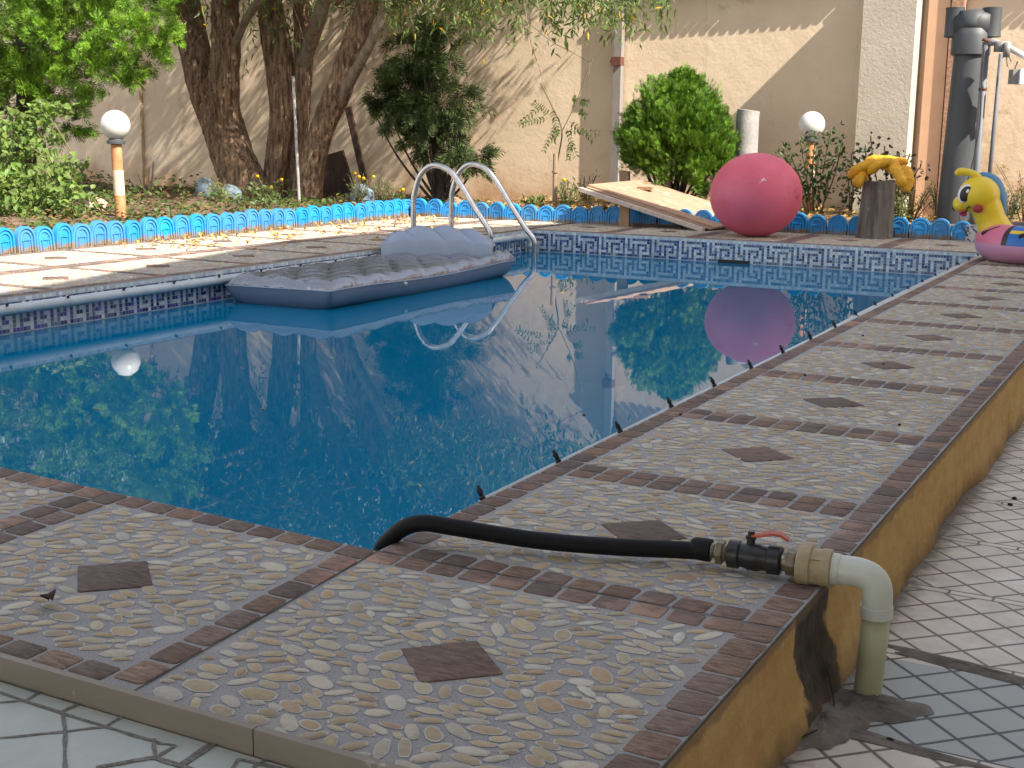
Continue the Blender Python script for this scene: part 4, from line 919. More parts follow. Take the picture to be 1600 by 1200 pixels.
for top, nm, mm in ((False, 'hull', 'mattress_hull'), (True, 'quilted_top', 'clear_vinyl')):
    q = MB(); uu = [0.5-0.5*math.cos(math.pi*i/nx) for i in range(nx+1)]; vv = [j/ny for j in range(ny+1)]
    vv = [0.5-0.5*math.copysign(abs(math.cos(math.pi*v))**.9, math.cos(math.pi*v)) for v in vv]
    q.add([mat_pt(u, v, top) for v in vv for u in uu], [(j*(nx+1)+i, j*(nx+1)+i+1, (j+1)*(nx+1)+i+1, (j+1)*(nx+1)+i) for j in range(ny) for i in range(nx)]); part(q, nm, mm, AM)
q = MB(); q.tube([mat_pt(u, 0, False) for u in [i/20 for i in range(21)]]+[mat_pt(1, v, False) for v in [i/60 for i in range(1, 61)]], .006, 6); part(q, 'welded_seam', 'pillow_vinyl', AM)
# reflective inner sheet seen through the clear top
q = MB(); q.add([(lambda p_: (p_[0], p_[1], WZ+.135+.012*abs(math.sin(v*40))*math.sin(math.pi*u)))(mat_pt(.03+.94*u, .015+.97*v, False)) for v in vv for u in uu], [(j*(nx+1)+i, j*(nx+1)+i+1, (j+1)*(nx+1)+i+1, (j+1)*(nx+1)+i) for j in range(ny) for i in range(nx)]); part(q, 'inner_sheet', 'silver_sheet', AM)
q = MB(); q.tube([(-3.56, 5.6, WZ+.10), (-3.525, 5.6, WZ+.10)], [.02, .014], 12); part(q, 'valve', 'white_pvc', AM)
# pillow: four diagonal lobes
pa = Vector((-4.44, 6.62, -.02)); pbb = Vector((-3.58, 7.02, -.03)); ud = pbb-pa; wd = Vector((-.14, .30, 0)); q = MB(); nu, nv = 90, 26; vs = []
for j in range(-1, nv+2):
    v = min(1, max(0, j/nv))
    for i in range(nu+1):
        u = i/nu; s_ = (u+.30*(v-.3))*4
        lobe = abs(math.sin(math.pi*s_))**.5 if 0 < s_ < 4 else abs(math.sin(math.pi*s_))**.42
        arch = (max(0, 1-abs(2*u-1)**2.6))**.55; prof = math.sin(math.pi*min(1, v*.92+.04))**.6
        z = .07+.165*arch*prof*(.50+.50*lobe)
        if j < 0 or j > nv: z = -.06
        vs.append(pa+ud*u+wd*v+Vector((0, 0, z)))
q.add(vs, [(j*(nu+1)+i, j*(nu+1)+i+1, (j+1)*(nu+1)+i+1, (j+1)*(nu+1)+i) for j in range(nv+2) for i in range(nu)])
0 and q.add([pa+ud*u+wd*v*0+Vector((0, 0, z)) for z in (-.05, .078) for u in [i/20 for i in range(21)]], [(i, i+1, 22+i, 21+i) for i in range(20)])
part(q, 'pillow', 'pillow_vinyl', AM)

# ---- hose, valve, union and riser: one plumbed piece
HV = thing('water_pipe', 'cream riser pipe with an elbow, black valve and black hose running into the pool', 'pipe', (1.12, .33, FZ))
q = MB(); q.tube(spline([(-.075, .115, -.5), (-.070, .10, -.25), (-.055, .085, -.06), (.0, .075, .022), (.07, .08, .060), (.16, .10, .058), (.34, .16, .040), (.52, .22, .036), (.66, .27, .038), (.735, .292, .040)], 8), .0208, 20); part(q, 'hose', 'hose_rubber', HV)
ax = Vector((1.0, .075, -.004)).normalized(); o0 = Vector((.735, .292, .043))
RA = ax.to_track_quat('Z', 'Y').to_matrix()
def fit(x0, prof, nm, mm, seg=24, par=None, off=0.0):
    q = MB(); q.lathe(o0+ax*x0, prof, seg, R=RA); return part(q, nm, mm, par or HV, auto=30, smooth=seg > 8)
fit(-.042, [(.0212, 0), (.0260, .008), (.0275, .035), (.027, .048)], 'hose_end', 'hose_rubber')
fit(.004, [(.014, 0), (.019, .004), (.016, .009), (.019, .014), (.019, .02)], 'hose_tail', 'nickel')
fit(.0205, [(.028, 0), (.030, .003), (.030, .014), (.027, .017)], 'hex_nut', 'brown_brass', 6)
fit(.038, [(.020, 0), (.018, .004), (.020, .008)], 'hose_tail', 'nickel')
v = fit(.047, [(.028, 0), (.033, .003), (.033, .026), (.028, .030), (.0285, .04), (.0325, .05), (.0325, .072), (.0285, .082), (.0285, .092), (.034, .095), (.034, .122), (.030, .125)], 'valve_body', 'valve_black', 28)
fit(.1725, [(.021, 0), (.023, .003), (.023, .011)], 'nickel_collar', 'nickel')
fit(.184, [(.029, 0), (.031, .003), (.031, .020), (.026, .024)], 'hex_nut', 'brown_brass', 6)
u_ = fit(.209, [(.040, 0), (.046, .003), (.046, .030), (.040, .034), (.040, .052), (.043, .055), (.043, .075), (.034, .079)], 'union', 'union_ppr', 28)
for k in range(4):
    a = math.pi/4+k*math.pi/2; d = RA @ Vector((math.cos(a), math.sin(a), 0)); q = MB(); c_ = o0+ax*.246+d*.037; q.box(c_, (.012, .012, .055), R=RA @ Matrix.Rotation(a, 3, 'Z')); part(q, 'lug', 'union_ppr', u_, smooth=False)
# stem and red handle
st = o0+ax*.099; q = MB(); q.lathe(st+Vector((0, 0, .027)), [(.010, 0), (.010, .014), (.013, .016), (.013, .022), (.007, .024), (.007, .034)], 12); part(q, 'valve_stem', 'valve_black', HV, auto=40)
q = MB(); h0 = st+Vector((0, 0, .053)); pr_ = [(0, 0), (.016, .001), (.026, .006), (.038, .010), (.052, .008), (.066, -.004)]; wds = [.010, .0115, .0145, .0165, .015, .011]
ha = Vector((.97, .22, 0)).normalized(); hs_ = Vector((-ha.y, ha.x, 0)); vs = []
for (l_, z_), w2 in zip(pr_, wds):
    c_ = h0+ha*l_*1.3+Vector((0, 0, z_)); vs += [c_-hs_*w2-Vector((0, 0, .004)), c_-hs_*w2*.9+Vector((0, 0, .001)), c_+hs_*w2*.9+Vector((0, 0, .001)), c_+hs_*w2-Vector((0, 0, .004))]
q.add(vs, [(4*i+k, 4*i+(k+1) % 4, 4*(i+1)+(k+1) % 4, 4*(i+1)+k) for i in range(5) for k in range(4)]+[(0, 1, 2, 3), (23, 22, 21, 20)])
part(q, 'handle', 'valve_red', HV, auto=30)
q = MB(); q.tube([h0+Vector((0, 0, -.002)), h0+Vector((0, 0, .006))], .008, 6); part(q, 'handle_nut', 'valve_black', HV, smooth=False)
# elbow and riser
e1 = o0+ax*.285; foot = Vector((1.108, .358, FZ)); ecx = e1+ax*.06
q = MB(); P = spline([e1, e1+ax*.03, e1+ax*.058, Vector((1.103, .3205, .0345)), Vector((1.117, .322, .020)), Vector((1.1225, .323, -.002)), Vector((1.123, .3235, -.03)), Vector((1.123, .324, -.054))], 5); q.tube(P, .0335, 26); part(q, 'elbow', 'elbow_white', HV)
q = MB(); q.tube([Vector((1.1225, .3235, -.030)), Vector((1.1232, .324, -.056))], [.0360, .0362], 26); part(q, 'elbow_rim', 'elbow_white', HV, auto=30); q = MB(); q.tube([e1-ax*.002, e1+ax*.018], .0358, 26); part(q, 'elbow_rim', 'elbow_white', HV, auto=30)
q = MB(); q.tube([Vector((1.123, .324, -.05)), Vector((1.116, .340, -.16)), foot, foot-Vector((0, 0, .05))], .0315, 26); part(q, 'riser', 'pipe_cream', HV)
# mortar round the foot and mortar strip
def mortar_patch(cx, cy, rx, ry, rot, hgt, name, label, n=46, rings=9):
    q = MB(); vs = [(cx, cy, FZ+hgt)]
    for j in range(1, rings+1):
        for k in range(n):
            a = 2*math.pi*k/n; w_ = 1+.12*math.sin(3*a+1)+.08*math.sin(5*a)+.05*math.sin(11*a+2)
            u = j/rings; x = rx*u*w_*math.cos(a); y = ry*u*w_*math.sin(a)
            z = FZ+.0015+hgt*(1-u**1.6)*random.uniform(.7, 1.25) if j < rings else FZ+.001
            vs.append((cx+x*math.cos(rot)-y*math.sin(rot), cy+x*math.sin(rot)+y*math.cos(rot), z))
    q.add(vs, [(0, 1+k, 1+(k+1) % n) for k in range(n)]+[(1+(j-1)*n+k, 1+j*n+k, 1+j*n+(k+1) % n, 1+(j-1)*n+(k+1) % n) for j in range(1, rings) for k in range(n)])
    o = q.build(name, 'mortar'); tag(o, kind='structure'); return o
mortar_patch(1.135, .30, .115, .085, .2, .014, 'mortar_collar', '')
mortar_patch(1.30, .635, .24, .032, -.16, .006, 'mortar_strip', '')
mortar_patch(1.05, .17, .09, .15, .1, .02, 'rubble', '')
mortar_patch(1.18, .14, .24, .025, -.1, .004, 'mortar_strip', '')
q = MB(); q.tube(spline([(1.035, .27, -.18), (1.06, .24, -.24), (1.075, .15, -.25), (1.05, .06, -.245), (1.03, .03, -.255)], 6), .0022, 5); tag(q.build('wire', 'cable'), 'bit of thin wire lying by the broken hole in the kerb', 'wire')
# small debris
for i, (px, py, z) in enumerate(((1585, 780, FZ), (1578, 790, FZ), (1391, 1159, FZ))):
    v = _f + _r*(px-800)/FPX - _u*(py-600)/FPX; tt = (z-CAM[2])/v[2]; p_ = CAM+tt*v
    q = MB(); q.ell((p_[0], p_[1], z+.004), (.009, .006, .005), fn=lambda d: random.uniform(.6, 1.2)); tag(q.build('dirt_crumb', 'slot_black'), 'dark crumb of dirt on the tiles of the side floor', 'dirt', 'crumbs on the side floor')

# ================================================================== VEGETATION
def limb(mb, pts, rad, seg=20, ridges=7, ramp=.045, n=7, jit=.02):
    P = spline(pts, n); mb.tube(P, lerpr(rad, n), seg, jit=jit, ridges=ridges, ramp=ramp)
def V3(px, py, Y): return at(px, py, Y)
# ---- willow: several leaning stems from one foot, wide drooping crown
WT = thing('willow_tree', 'big multi stemmed willow with furrowed bark, growing at the wall', 'tree', (-10.1, 12.2, 0))
stems = [
    ('trunk', 'bark', [V3(392, 335, 12.0), V3(386, 300, 12.0), V3(366, 250, 12.0), V3(350, 200, 12.05), V3(340, 160, 12.12), V3(335, 120, 12.15), V3(333, 95, 12.2)], [.42, .33, .29, .29, .28, .20, .08]),
    ('trunk', 'bark', [V3(344, 215, 12.1), V3(322, 150, 12.06), V3(305, 80, 12.1), V3(291, 10, 12.2), V3(272, -70, 12.2), V3(235, -200, 12.0), V3(180, -340, 11.6)], [.18, .22, .215, .195, .17, .13, .08]),
    ('trunk', 'bark', [V3(358, 225, 12.0), V3(350, 140, 11.98), V3(353, 70, 12.02), V3(352, 5, 12.1), V3(360, -80, 12.0), V3(385, -200, 11.6), V3(400, -330, 11.2)], [.17, .21, .195, .18, .15, .11, .07]),
    ('trunk', 'bark', [V3(428, 330, 12.3), V3(427, 295, 12.3), V3(433, 240, 12.3), V3(440, 180, 12.35), V3(438, 120, 12.4), V3(430, 60, 12.4), V3(420, 0, 12.4), V3(405, -100, 12.2), V3(400, -230, 11.8)], [.19, .155, .155, .165, .19, .20, .17, .13, .09]),
    ('trunk', 'bark', [V3(458, 330, 12.6), V3(458, 290, 12.6), V3(463, 220, 12.6), V3(470, 150, 12.6), V3(474, 80, 12.6), V3(470, 0, 12.6), V3(462, -120, 12.2)], [.20, .17, .15, .14, .13, .11, .08]),
    ('trunk', 'bark', [V3(476, 335, 12.1), V3(480, 300, 12.1), V3(492, 240, 12.1), V3(508, 190, 12.1), V3(530, 140, 12.1), V3(549, 80, 12.1), V3(572, 10, 12.1), V3(600, -80, 11.9), V3(650, -220, 11.4), V3(700, -330, 11)], [.30, .21, .165, .16, .175, .155, .135, .12, .10, .06]),
    ('branch', 'bark_light', [V3(470, 110, 12.6), V3(488, 60, 12.4), V3(499, 25, 12.1), V3(511, -15, 12.0), V3(545, -130, 11.6), V3(600, -250, 11.2)], [.10, .105, .10, .09, .07, .05]),
    ('branch', 'bark_light', [V3(520, 175, 12.12), V3(546, 128, 11.98), V3(568, 88, 11.8), V3(588, 48, 11.7), V3(606, 0, 11.6), V3(650, -110, 11.1), V3(740, -230, 10.5)], [.07, .075, .065, .062, .06, .05, .035]),
    ('branch', 'bark_light', [V3(356, 95, 12.05), V3(384, 32, 11.9), V3(412, -12, 11.6), V3(470, -130, 11.0), V3(530, -260, 10.4)], [.06, .055, .055, .05, .04]),
    ('branch', 'bark_light', [V3(276, 60, 12.0), V3(268, 20, 11.9), V3(255, -20, 11.8), V3(200, -130, 11.4)], [.06, .06, .05, .04]),
]
for nm, mt, pts, rd in stems:
    q = MB(); big = max(rd) > .12
    limb(q, pts, rd, 56 if big else 16, 11 if big else 5, .045 if big else .03, 14, .022); part(q, nm, mt, WT)
br = MB(); tips = []
for _ in range(46):
    a = Vector((random.uniform(-13.2, -6.8), random.uniform(10.6, 12.8), random.uniform(3.0, 4.8)))
    root = Vector((-10.0+random.uniform(-1.5, 2.2), 12.0, random.uniform(2.6, 3.6)))
    mid = (a+root)/2+Vector((0, 0, random.uniform(.1, .6)))
    end = a+Vector((random.uniform(-.8, 1.4), random.uniform(-1.3, .3), random.uniform(-.2, 1.0)))
    P = spline([root, mid, a, end], 4); br.tube(P, [.05*(1-i/len(P))+.008 for i in range(len(P))], 6); tips.append(end); tips.append(a)
part(br, 'branches', 'bark_light', WT)
lf = MB()
WL = (0.125, 0.175, 0.045)
def willow_leaves(anchors, per, hang, sp=.35, L0=.12, col=WL, wd=.026, step=.05):
    P, D = [], []
    for a in anchors:
        for _ in range(per):
            s0 = np.array(a)+rng.normal(0, sp, 3); ln = rng.uniform(.3, hang); dr = np.array([rng.normal(.25, .35), rng.normal(0, .35), -1.0]); dr /= np.linalg.norm(dr)
            k = int(ln/step)+1
            t = np.linspace(0, ln, k)
            pp = s0+dr*t[:, None]+np.array([0, 0, -1])*(t[:, None]**2)*.3+rng.normal(0, .006, (k, 3)); P.append(pp); D.append(dr*.5+rng.normal(0, .75, (k, 3))+np.array([0, 0, -.3]))
    P = np.concatenate(P); D = np.concatenate(D); n = len(P)
    leaves(lf, P, D, rdir(n), rng.uniform(.7, 1.25, n)*L0, rng.uniform(.8, 1.2, n)*wd, np.where(rng.random((n, 1)) < .03, np.array([[.5, .33, .03]]), colvar(n, col)), 'lance')
cr = []
for _ in range(640):
    d = rng.normal(size=3); d /= np.linalg.norm(d); r = rng.uniform(.35, 1)**.5
    c = np.array([-8.6, 12.1, 5.3])+d*np.array([4.8, 2.5, 2.5])*r
    if c[2] < 3.25: continue
    def lands(Yp): k2 = (Yp-c[1])/.25; return c[0]-k2, c[2]-k2*.97
    xw, zw = lands(13.6); xt, zt = lands(12.2)
    if xw > -5.9 and -1.5 < zw < 3.0: continue
    if -8.2 < xw < -5.9 and -.3 < zw < 1.5 and random.random() < .3: continue
    if -7.2 < xt < -3.9 and -.8 < zt < 2.7: continue
    cr.append(c)
willow_leaves(cr, 10, .7, .33)
willow_leaves([tuple(t_) for t_ in tips], 8, .7, .25)
# the fringe that hangs into the picture
fr = []
for px in range(596, 1010, 9):
    top = -45 if px < 860 else (-30 if px < 960 else -20)
    fr.append((tuple(at(px+random.uniform(-8, 8), top+random.uniform(-25, 10), random.uniform(10.4, 11.6)))))
willow_leaves(fr, 7, .38, .12, L0=.10)
fr2 = [tuple(at(px, py, Y)) for px, py, Y in ((640, 5, 11), (668, -5, 11), (700, 5, 11.2), (716, 10, 11), (745, 8, 11), (760, -5, 11), (790, 0, 11), (815, 5, 11.1), (850, 5, 11), (872, 0, 10.9), (900, -5, 10.9), (930, 0, 10.9), (955, 5, 10.9), (610, -5, 11.2), (1040, -15, 10.9), (1020, -18, 10.9))]
willow_leaves(fr2, 6, .34, .08, L0=.10)
for a_, b_2, n_l in (((700, 15), (770, 45), 26), ((858, 15), (885, 62), 22), ((940, 12), (978, 56), 22), ((610, 20), (640, 60), 14), ((455, 50), (482, 88), 6), ((1035, 0), (1052, 14), 5)):
    A1 = np.array(at(*a_, 11)); B1 = np.array(at(*b_2, 11)); t = rng.random((n_l, 1)); P = A1+(B1-A1)*t+rng.normal(0, .04, (n_l, 3))
    leaves(lf, P, rng.normal(0, .4, (n_l, 3))+np.array([.2, 0, -.8]), rdir(n_l), rng.uniform(.09, .14, n_l), .028, colvar(n_l, (0.16, .22, .05)), 'lance')
part(lf, 'crown', 'leaf', WT, smooth=False)
tw = MB()
for pts in ([(818, -5), (828, 60), (842, 105), (852, 140)], [(808, 20), (858, 62), (895, 82), (920, 96), (926, 90)], [(962, 40), (938, 78), (926, 92), (918, 120)], [(455, 0), (470, 45), (476, 70)]):
    tw.tube(spline([at(x, y, 11) for x, y in pts], 5), .004, 5)
part(tw, 'twig', 'bark_light', WT)

# ---- bright evergreen top left
def conifer(root_label, cat, base, blobs, nsp, col, Lr, up=0.3, wd=.011, trunk=None, name='evergreen_shrub', nb=13, rfill=.55, stems_n=0, ang=.75, thresh=None, clump=12):
    t = thing(name, root_label, cat, base); m_ = MB(); tot = sum((rx*ry*rz)**(2/3) for _, (rx, ry, rz) in blobs); sk = MB()
    for c, (rx, ry, rz) in blobs:
        n = int(nsp*(rx*ry*rz)**(2/3)/tot); c = np.array(c); d = rdir(n); r = rng.uniform(rfill, 1.0, (n, 1))
        # ragged outline: low frequency lumps
        lump = 1+.13*np.sin(d[:, :1]*7+c[0]*3)+.11*np.sin(d[:, 2:3]*9+1+c[2])+.08*np.sin(d[:, 1:2]*11+d[:, 2:3]*6)
        p = c+d*r*lump*np.array([rx, ry, rz])
        if thresh is not None: k_ = p[:, 2] > thresh; p = p[k_]; d = d[k_]; r = r[k_]; n = len(p)
        nc = max(3, n//clump); ii = rng.integers(0, nc, n)       # short boughs: sprays gather round common axes
        bd_ = unit(d[:nc]*np.array([1/rx, 1/ry, 1/rz])*rx+np.array([0, 0, up])+rng.normal(0, .30, (nc, 3)))
        bo = p[:nc]; bl_ = min(rx, rz)*.42; tt = rng.uniform(-.55, .6, (n, 1))
        p = bo[ii]+bd_[ii]*tt*bl_*1.25+rng.normal(0, 1, (n, 3))*bl_*(.20-.14*tt)
        dd = bd_[ii]*1.1+rng.normal(0, .35, (n, 3))
        cols = colvar(n, col, .22, .08)*rng.uniform(.70, 1.25, (nc, 1))[ii]
        sprays(m_, p, dd, rng.uniform(*Lr, n), cols, nb, ang, wd)
        for _ in range(stems_n):
            e_ = c+rdir(1)[0]*np.array([rx, ry, rz])*.85; s0 = np.array(base)+np.array([random.uniform(-.06, .06), random.uniform(-.06, .06), 0]); mid = (e_+s0)/2; mid[:2] += (e_[:2]-s0[:2])*.1
            sk.tube(spline([s0, mid, e_], 4), lerpr([.022, .014, .005], 4), 6)
    if trunk:
        q = MB(); limb(q, trunk[0], trunk[1], 16, 5, .06, 6); part(q, 'trunk', trunk[2], t)
    if stems_n: part(sk, 'stems', 'bark_dark', t)
    part(m_, 'foliage', 'needle', t, smooth=False); return t
def B(px, py, Y, rpx, rpy, ry):
    p = at(px, py, Y); k = ppm(p); return (tuple(p), (rpx/k, ry, rpy/k))
conifer('bright green feathery evergreen overhanging the top left corner', 'evergreen tree', (-11.2, 9.6, 0),
        [B(30, 60, 9.4, 105, 80, .7), B(120, 45, 9.4, 80, 60, .6), B(205, 70, 9.3, 62, 38, .45), B(160, 110, 9.2, 60, 36, .4), B(80, 135, 9.3, 55, 42, .5), B(10, 160, 9.5, 60, 70, .6), B(-60, 60, 9.5, 100, 120, .8), B(60, -60, 9.6, 130, 90, .9), B(190, -40, 9.6, 90, 55, .7), B(245, 40, 9.4, 28, 45, .3), B(-20, -190, 9.8, 150, 110, 1.0), B(105, 195, 9.5, 30, 24, .3)],
        15000, (0.115, 0.225, 0.012), (.10, .19), .12, .010, ([V3(40, 345, 9.7), V3(38, 250, 9.7), V3(42, 140, 9.7), V3(40, 0, 9.7), V3(30, -180, 9.8)], [.17, .15, .13, .11, .06], 'bark_dark'), 'evergreen_tree', 13, .62, 0, .8, clump=14)
# ---- dark drooping evergreen behind the ladder
conifer('dark sparse drooping evergreen between the willow and the drainpipe', 'evergreen tree', (at(688, 315, 12.3).x, 12.3, 0),
        [B(665, 95, 12.3, 62, 40, .45), B(640, 145, 12.3, 66, 40, .5), B(690, 165, 12.3, 58, 45, .45), B(700, 215, 12.2, 52, 34, .4), B(600, 175, 12.3, 30, 30, .25), B(735, 240, 12.2, 34, 26, .3), B(655, 215, 12.3, 40, 24, .3), B(660, 55, 12.3, 34, 24, .25)],
        2700, (0.062, 0.088, 0.024), (.14, .26), -.5, .014, ([V3(690, 330, 12.3), V3(687, 280, 12.3), V3(682, 200, 12.3), V3(672, 120, 12.3), V3(668, 60, 12.3)], [.12, .10, .08, .06, .03], 'bark_dark'), 'evergreen_tree', 11, .25, 2, .7)
# ---- round thuja
conifer('round bright green thuja bush against the sunlit wall', 'thuja bush', (at(1050, 310, 12.2).x, 12.2, 0),
        [B(1055, 222, 12.2, 74, 56, .56), B(1060, 185, 12.2, 58, 54, .46), B(1066, 150, 12.2, 36, 30, .28), B(1008, 222, 12.2, 38, 44, .32), B(1102, 222, 12.1, 36, 58, .32), B(1110, 270, 12.1, 36, 36, .3), B(1072, 132, 12.2, 20, 18, .16)],
        21000, (0.088, 0.185, 0.010), (.05, .11), 1.5, .006, None, 'thuja_bush', 12, .72, 4, .55)

# ---- leafy shrubs
def leafy(name, label, cat, base, stems, leaf_pts, col, L0, W0, kind='oval', stem_r=.008, mt='leaf', group=None, updir=(0, 0, .2), spread=.8, stem_mat='stem'):
    t = thing(name, label, cat, base, group); 
    if stems:
        q = MB()
        for s_ in stems: q.tube(spline(s_, 4), stem_r if not isinstance(stem_r, tuple) else stem_r, 6)
        part(q, 'stems', stem_mat, t)
    P = np.array(leaf_pts); n = len(P); m_ = MB(); D = rng.normal(0, spread, (n, 3))+np.array(updir)
    nr = rng.normal(0, .45, (n, 3))+np.array([.25, -.45, .9])
    leaves(m_, P, D, nr, rng.uniform(.65, 1.25, n)*L0, rng.uniform(.7, 1.2, n)*W0, colvar(n, col, .25, .1), kind); part(m_, 'leaves', mt, t, smooth=False); return t
def cloud(blobs, n, fill=.5):
    out = []
    tot = sum(r[0]*r[1]*r[2] for _, r in blobs)
    for c, r in blobs:
        k = int(n*r[0]*r[1]*r[2]/tot); d = rdir(k); out.append(np.array(c)+d*rng.uniform(fill, 1, (k, 1))*np.array(r))
    return np.concatenate(out)
bl = [B(30, 215, 7.6, 60, 45, .5), B(20, 290, 7.4, 75, 50, .5), B(95, 270, 7.4, 42, 40, .4), B(60, 320, 7.2, 60, 32, .4), B(110, 300, 7.3, 34, 28, .3), B(-60, 260, 7.6, 80, 90, .6), B(75, 170, 7.8, 42, 18, .3), B(85, 352, 7.0, 18, 14, .15), B(118, 322, 7.2, 30, 26, .25), B(40, 345, 7.1, 60, 20, .25)]
stm = [[Vector((-8.6+random.uniform(-.5, .4), 7.5+random.uniform(-.3, .3), .02)), Vector(c)*.6+Vector((-8.6, 7.5, 0))*.4+Vector((0, 0, .1)), Vector(c)+Vector((random.uniform(-.25, .25), 0, random.uniform(-.1, .25)))] for c, r in bl for _ in range(1)]
leafy('rose_bush', 'pale green broad leaved rose bush spilling over the left edging', 'bush', (-8.6, 7.5, 0), stm, cloud(bl, 3100, .35), (0.165, 0.245, 0.055), .085, .056, 'oval', .008)
# rose stems by the right lamp
def canes(pxs, Y, base_y, col, label, name='rose_plant', L0=.065, W0=.040, per=9, ldens=3, group=None):
    stems, P = [], []
    b0 = at(sum(p[0] for p in pxs)/len(pxs), base_y, Y)
    for (bx, by, tx, ty) in pxs:
        a = at(bx, by, Y); b = at(tx, ty, Y+random.uniform(-.2, .1)); mid = (a+b)/2+Vector((random.uniform(-.04, .04), 0, 0)); S_ = spline([a, mid, b], 8); stems.append([a, mid, b])
        for i, s_ in enumerate(S_):
            if i < len(S_)*.22: continue
            for _ in range(per):
                off = np.array([random.gauss(0, .055), random.gauss(0, .06), random.gauss(0, .04)]); P.append(np.array(s_)+off)
    return leafy(name, label, 'plant', (b0.x, Y, .04), stems, P, col, L0, W0, 'oval', .008, group=group)
canes([(1262, 335, 1222, 228), (1268, 335, 1250, 215), (1272, 335, 1275, 205), (1276, 335, 1300, 198), (1280, 335, 1318, 212), (1264, 335, 1236, 245), (1284, 335, 1312, 232), (1270, 335, 1282, 240)], 12.25, 340, (0.055, 0.095, 0.028), 'tall dark green rose plant in front of the right globe lamp', per=4)
canes([(1328, 340, 1330, 240), (1330, 340, 1344, 245), (1345, 340, 1352, 225), (1326, 340, 1322, 262)], 12.1, 340, (0.05, 0.08, 0.03), 'slim dark rose plant just left of the wooden stump', per=3)
canes([(1385, 330, 1360, 212), (1388, 330, 1382, 228), (1392, 330, 1402, 238), (1400, 330, 1422, 240), (1396, 330, 1428, 270), (1398, 330, 1436, 262)], 12.3, 330, (0.04, 0.045, 0.035), 'dark shaded rose plant behind the yellow inflatable', per=2)
# sapling with its stake
st_ = [[at(868, 242, 12.4), at(905, 150, 12.4), at(925, 92, 12.4)]]
P = []; 
def pinnate(a, b, m, n=9, L=.05, w=.02, col=(.10, .14, .035)):
    a = np.array(a); b = np.array(b); d = b-a; ln = np.linalg.norm(d); d = d/ln; s_ = np.cross(d, [0, -1, .2]); s_ /= np.linalg.norm(s_)
    P = []; D = []
    for i in range(n):
        for sg in (-1, 1): P.append(a+d*ln*(i+1)/n+np.array([0, 0, -.03])*(i/n)**2); D.append(s_*sg+d*.5+np.array([0, rng.normal(0, .3), -.25]))
    P = np.array(P); k = len(P); leaves(m, P, np.array(D), np.tile([0, -.6, .8], (k, 1))+rng.normal(0, .3, (k, 3)), L*rng.uniform(.8, 1.2, k), w, colvar(k, col), 'oval')
t = thing('sapling', 'thin pinnate leaved sapling leaning against the sunlit wall', 'sapling', (at(868, 312, 12.4).x, 12.4, 0))
mL = MB(); mS = MB(); nodes = [(868, 240), (872, 215), (880, 190), (858, 180), (852, 160), (866, 155)]
for bx, by, ex, ey in ((850, 163, 812, 190), (855, 185, 818, 192), (862, 170, 872, 205), (868, 195, 850, 232), (872, 200, 865, 218), (885, 200, 900, 240), (890, 190, 925, 215), (885, 205, 935, 205), (905, 160, 920, 158), (905, 172, 915, 178), (893, 220, 888, 245), (896, 160, 900, 150), (858, 180, 835, 158)):
    A1 = at(bx, by, 12.4); B1 = at(ex, ey, 12.3); pinnate(A1, B1, mL, 8, .055, .024); mS.tube([A1, B1], .003, 5)
mS.tube(spline([at(868, 318, 12.4), at(870, 260, 12.4), at(878, 205, 12.4), at(862, 165, 12.4), at(845, 130, 12.4)], 5), .009, 6); mS.tube(spline([at(878, 205, 12.4), at(900, 160, 12.4), at(922, 98, 12.4)], 5), .005, 6)
part(mS, 'stem', 'stem', t); part(mL, 'leaves', 'leaf', t, smooth=False)
q = MB(); a = at(867, 318, 12.3); b = at(868, 240, 12.3); q.tube([a-Vector((0, 0, .1)), a, b], [.036, .034, .032], 8, jit=.04); q.tube([a+(b-a)*.62, a+(b-a)*.66], .045, 10); tag(q.build('wooden_stake', 'stake_wood', auto=40), 'thin wooden stake tied to the sapling', 'stake')
# white pole, leaning planks
q = MB(); a = at(468, 322, 11.2); b = at(458, 119, 11.2); q.tube([a-(b-a)*.06, a, b], .019, 12); tag(q.build('white_pole', 'weathered_concrete'), 'thin pale pole standing in front of the right willow stems', 'pole')
q = MB(); a = at(572, 268, 13.2); b = at(543, 168, 13.45); q.box((a+b)/2+Vector((0, 0, -.1)), (.10, .035, 1.15), R=Matrix.Rotation(-.26, 3, 'Y')); tag(q.build('leaning_plank', 'dark_plank', smooth=False), 'narrow dark plank leaning on the wall, taller one', 'plank')
q = MB(); c_ = at(520, 278, 13.1); q.box(c_, (.62, .05, .68), R=Matrix.Rotation(-.25, 3, 'Y') @ Matrix.Rotation(.12, 3, 'X')); tag(q.build('dark_panel', 'dark_plank', smooth=False), 'wide dark panel leaning at the wall behind the yellow flowers', 'panel')
# rocks
def rock(px, py, Y, r, m_, label):
    p1 = at(px, py, Y); q = MB(); ph = random.random()*9
    q.ell((p1.x, Y, .09), r, seg=18, rings=12, fn=lambda d: 1+.10*math.sin(3*d.x+ph)+.08*math.sin(5*d.y+2*d.z+ph)+.05*math.sin(9*d.x-4*d.z)); tag(q.build('rock', m_), label, 'rock')
rock(133, 338, 7.9, (.14, .12, .13), 'rock_tan', 'smooth tan rock, left of the two joined ones by the left lamp')
rock(155, 338, 8.1, (.12, .12, .12), 'rock_tan', 'smooth tan rock right beside the left lamp post')
rock(325, 310, 11.3, (.20, .15, .22), 'rock_blue', 'blue grey rock at the left foot of the willow')
rock(362, 314, 11.1, (.17, .14, .16), 'rock_blue', 'blue grey rock in front of the willow foot')
rock(568, 300, 11.3, (.20, .14, .22), 'rock_blue', 'blue grey rock among the yellow flowers')
rock(712, 318, 11.5, (.14, .1, .10), 'rock_tan', 'pale rock behind the edging beside the dark evergreen')
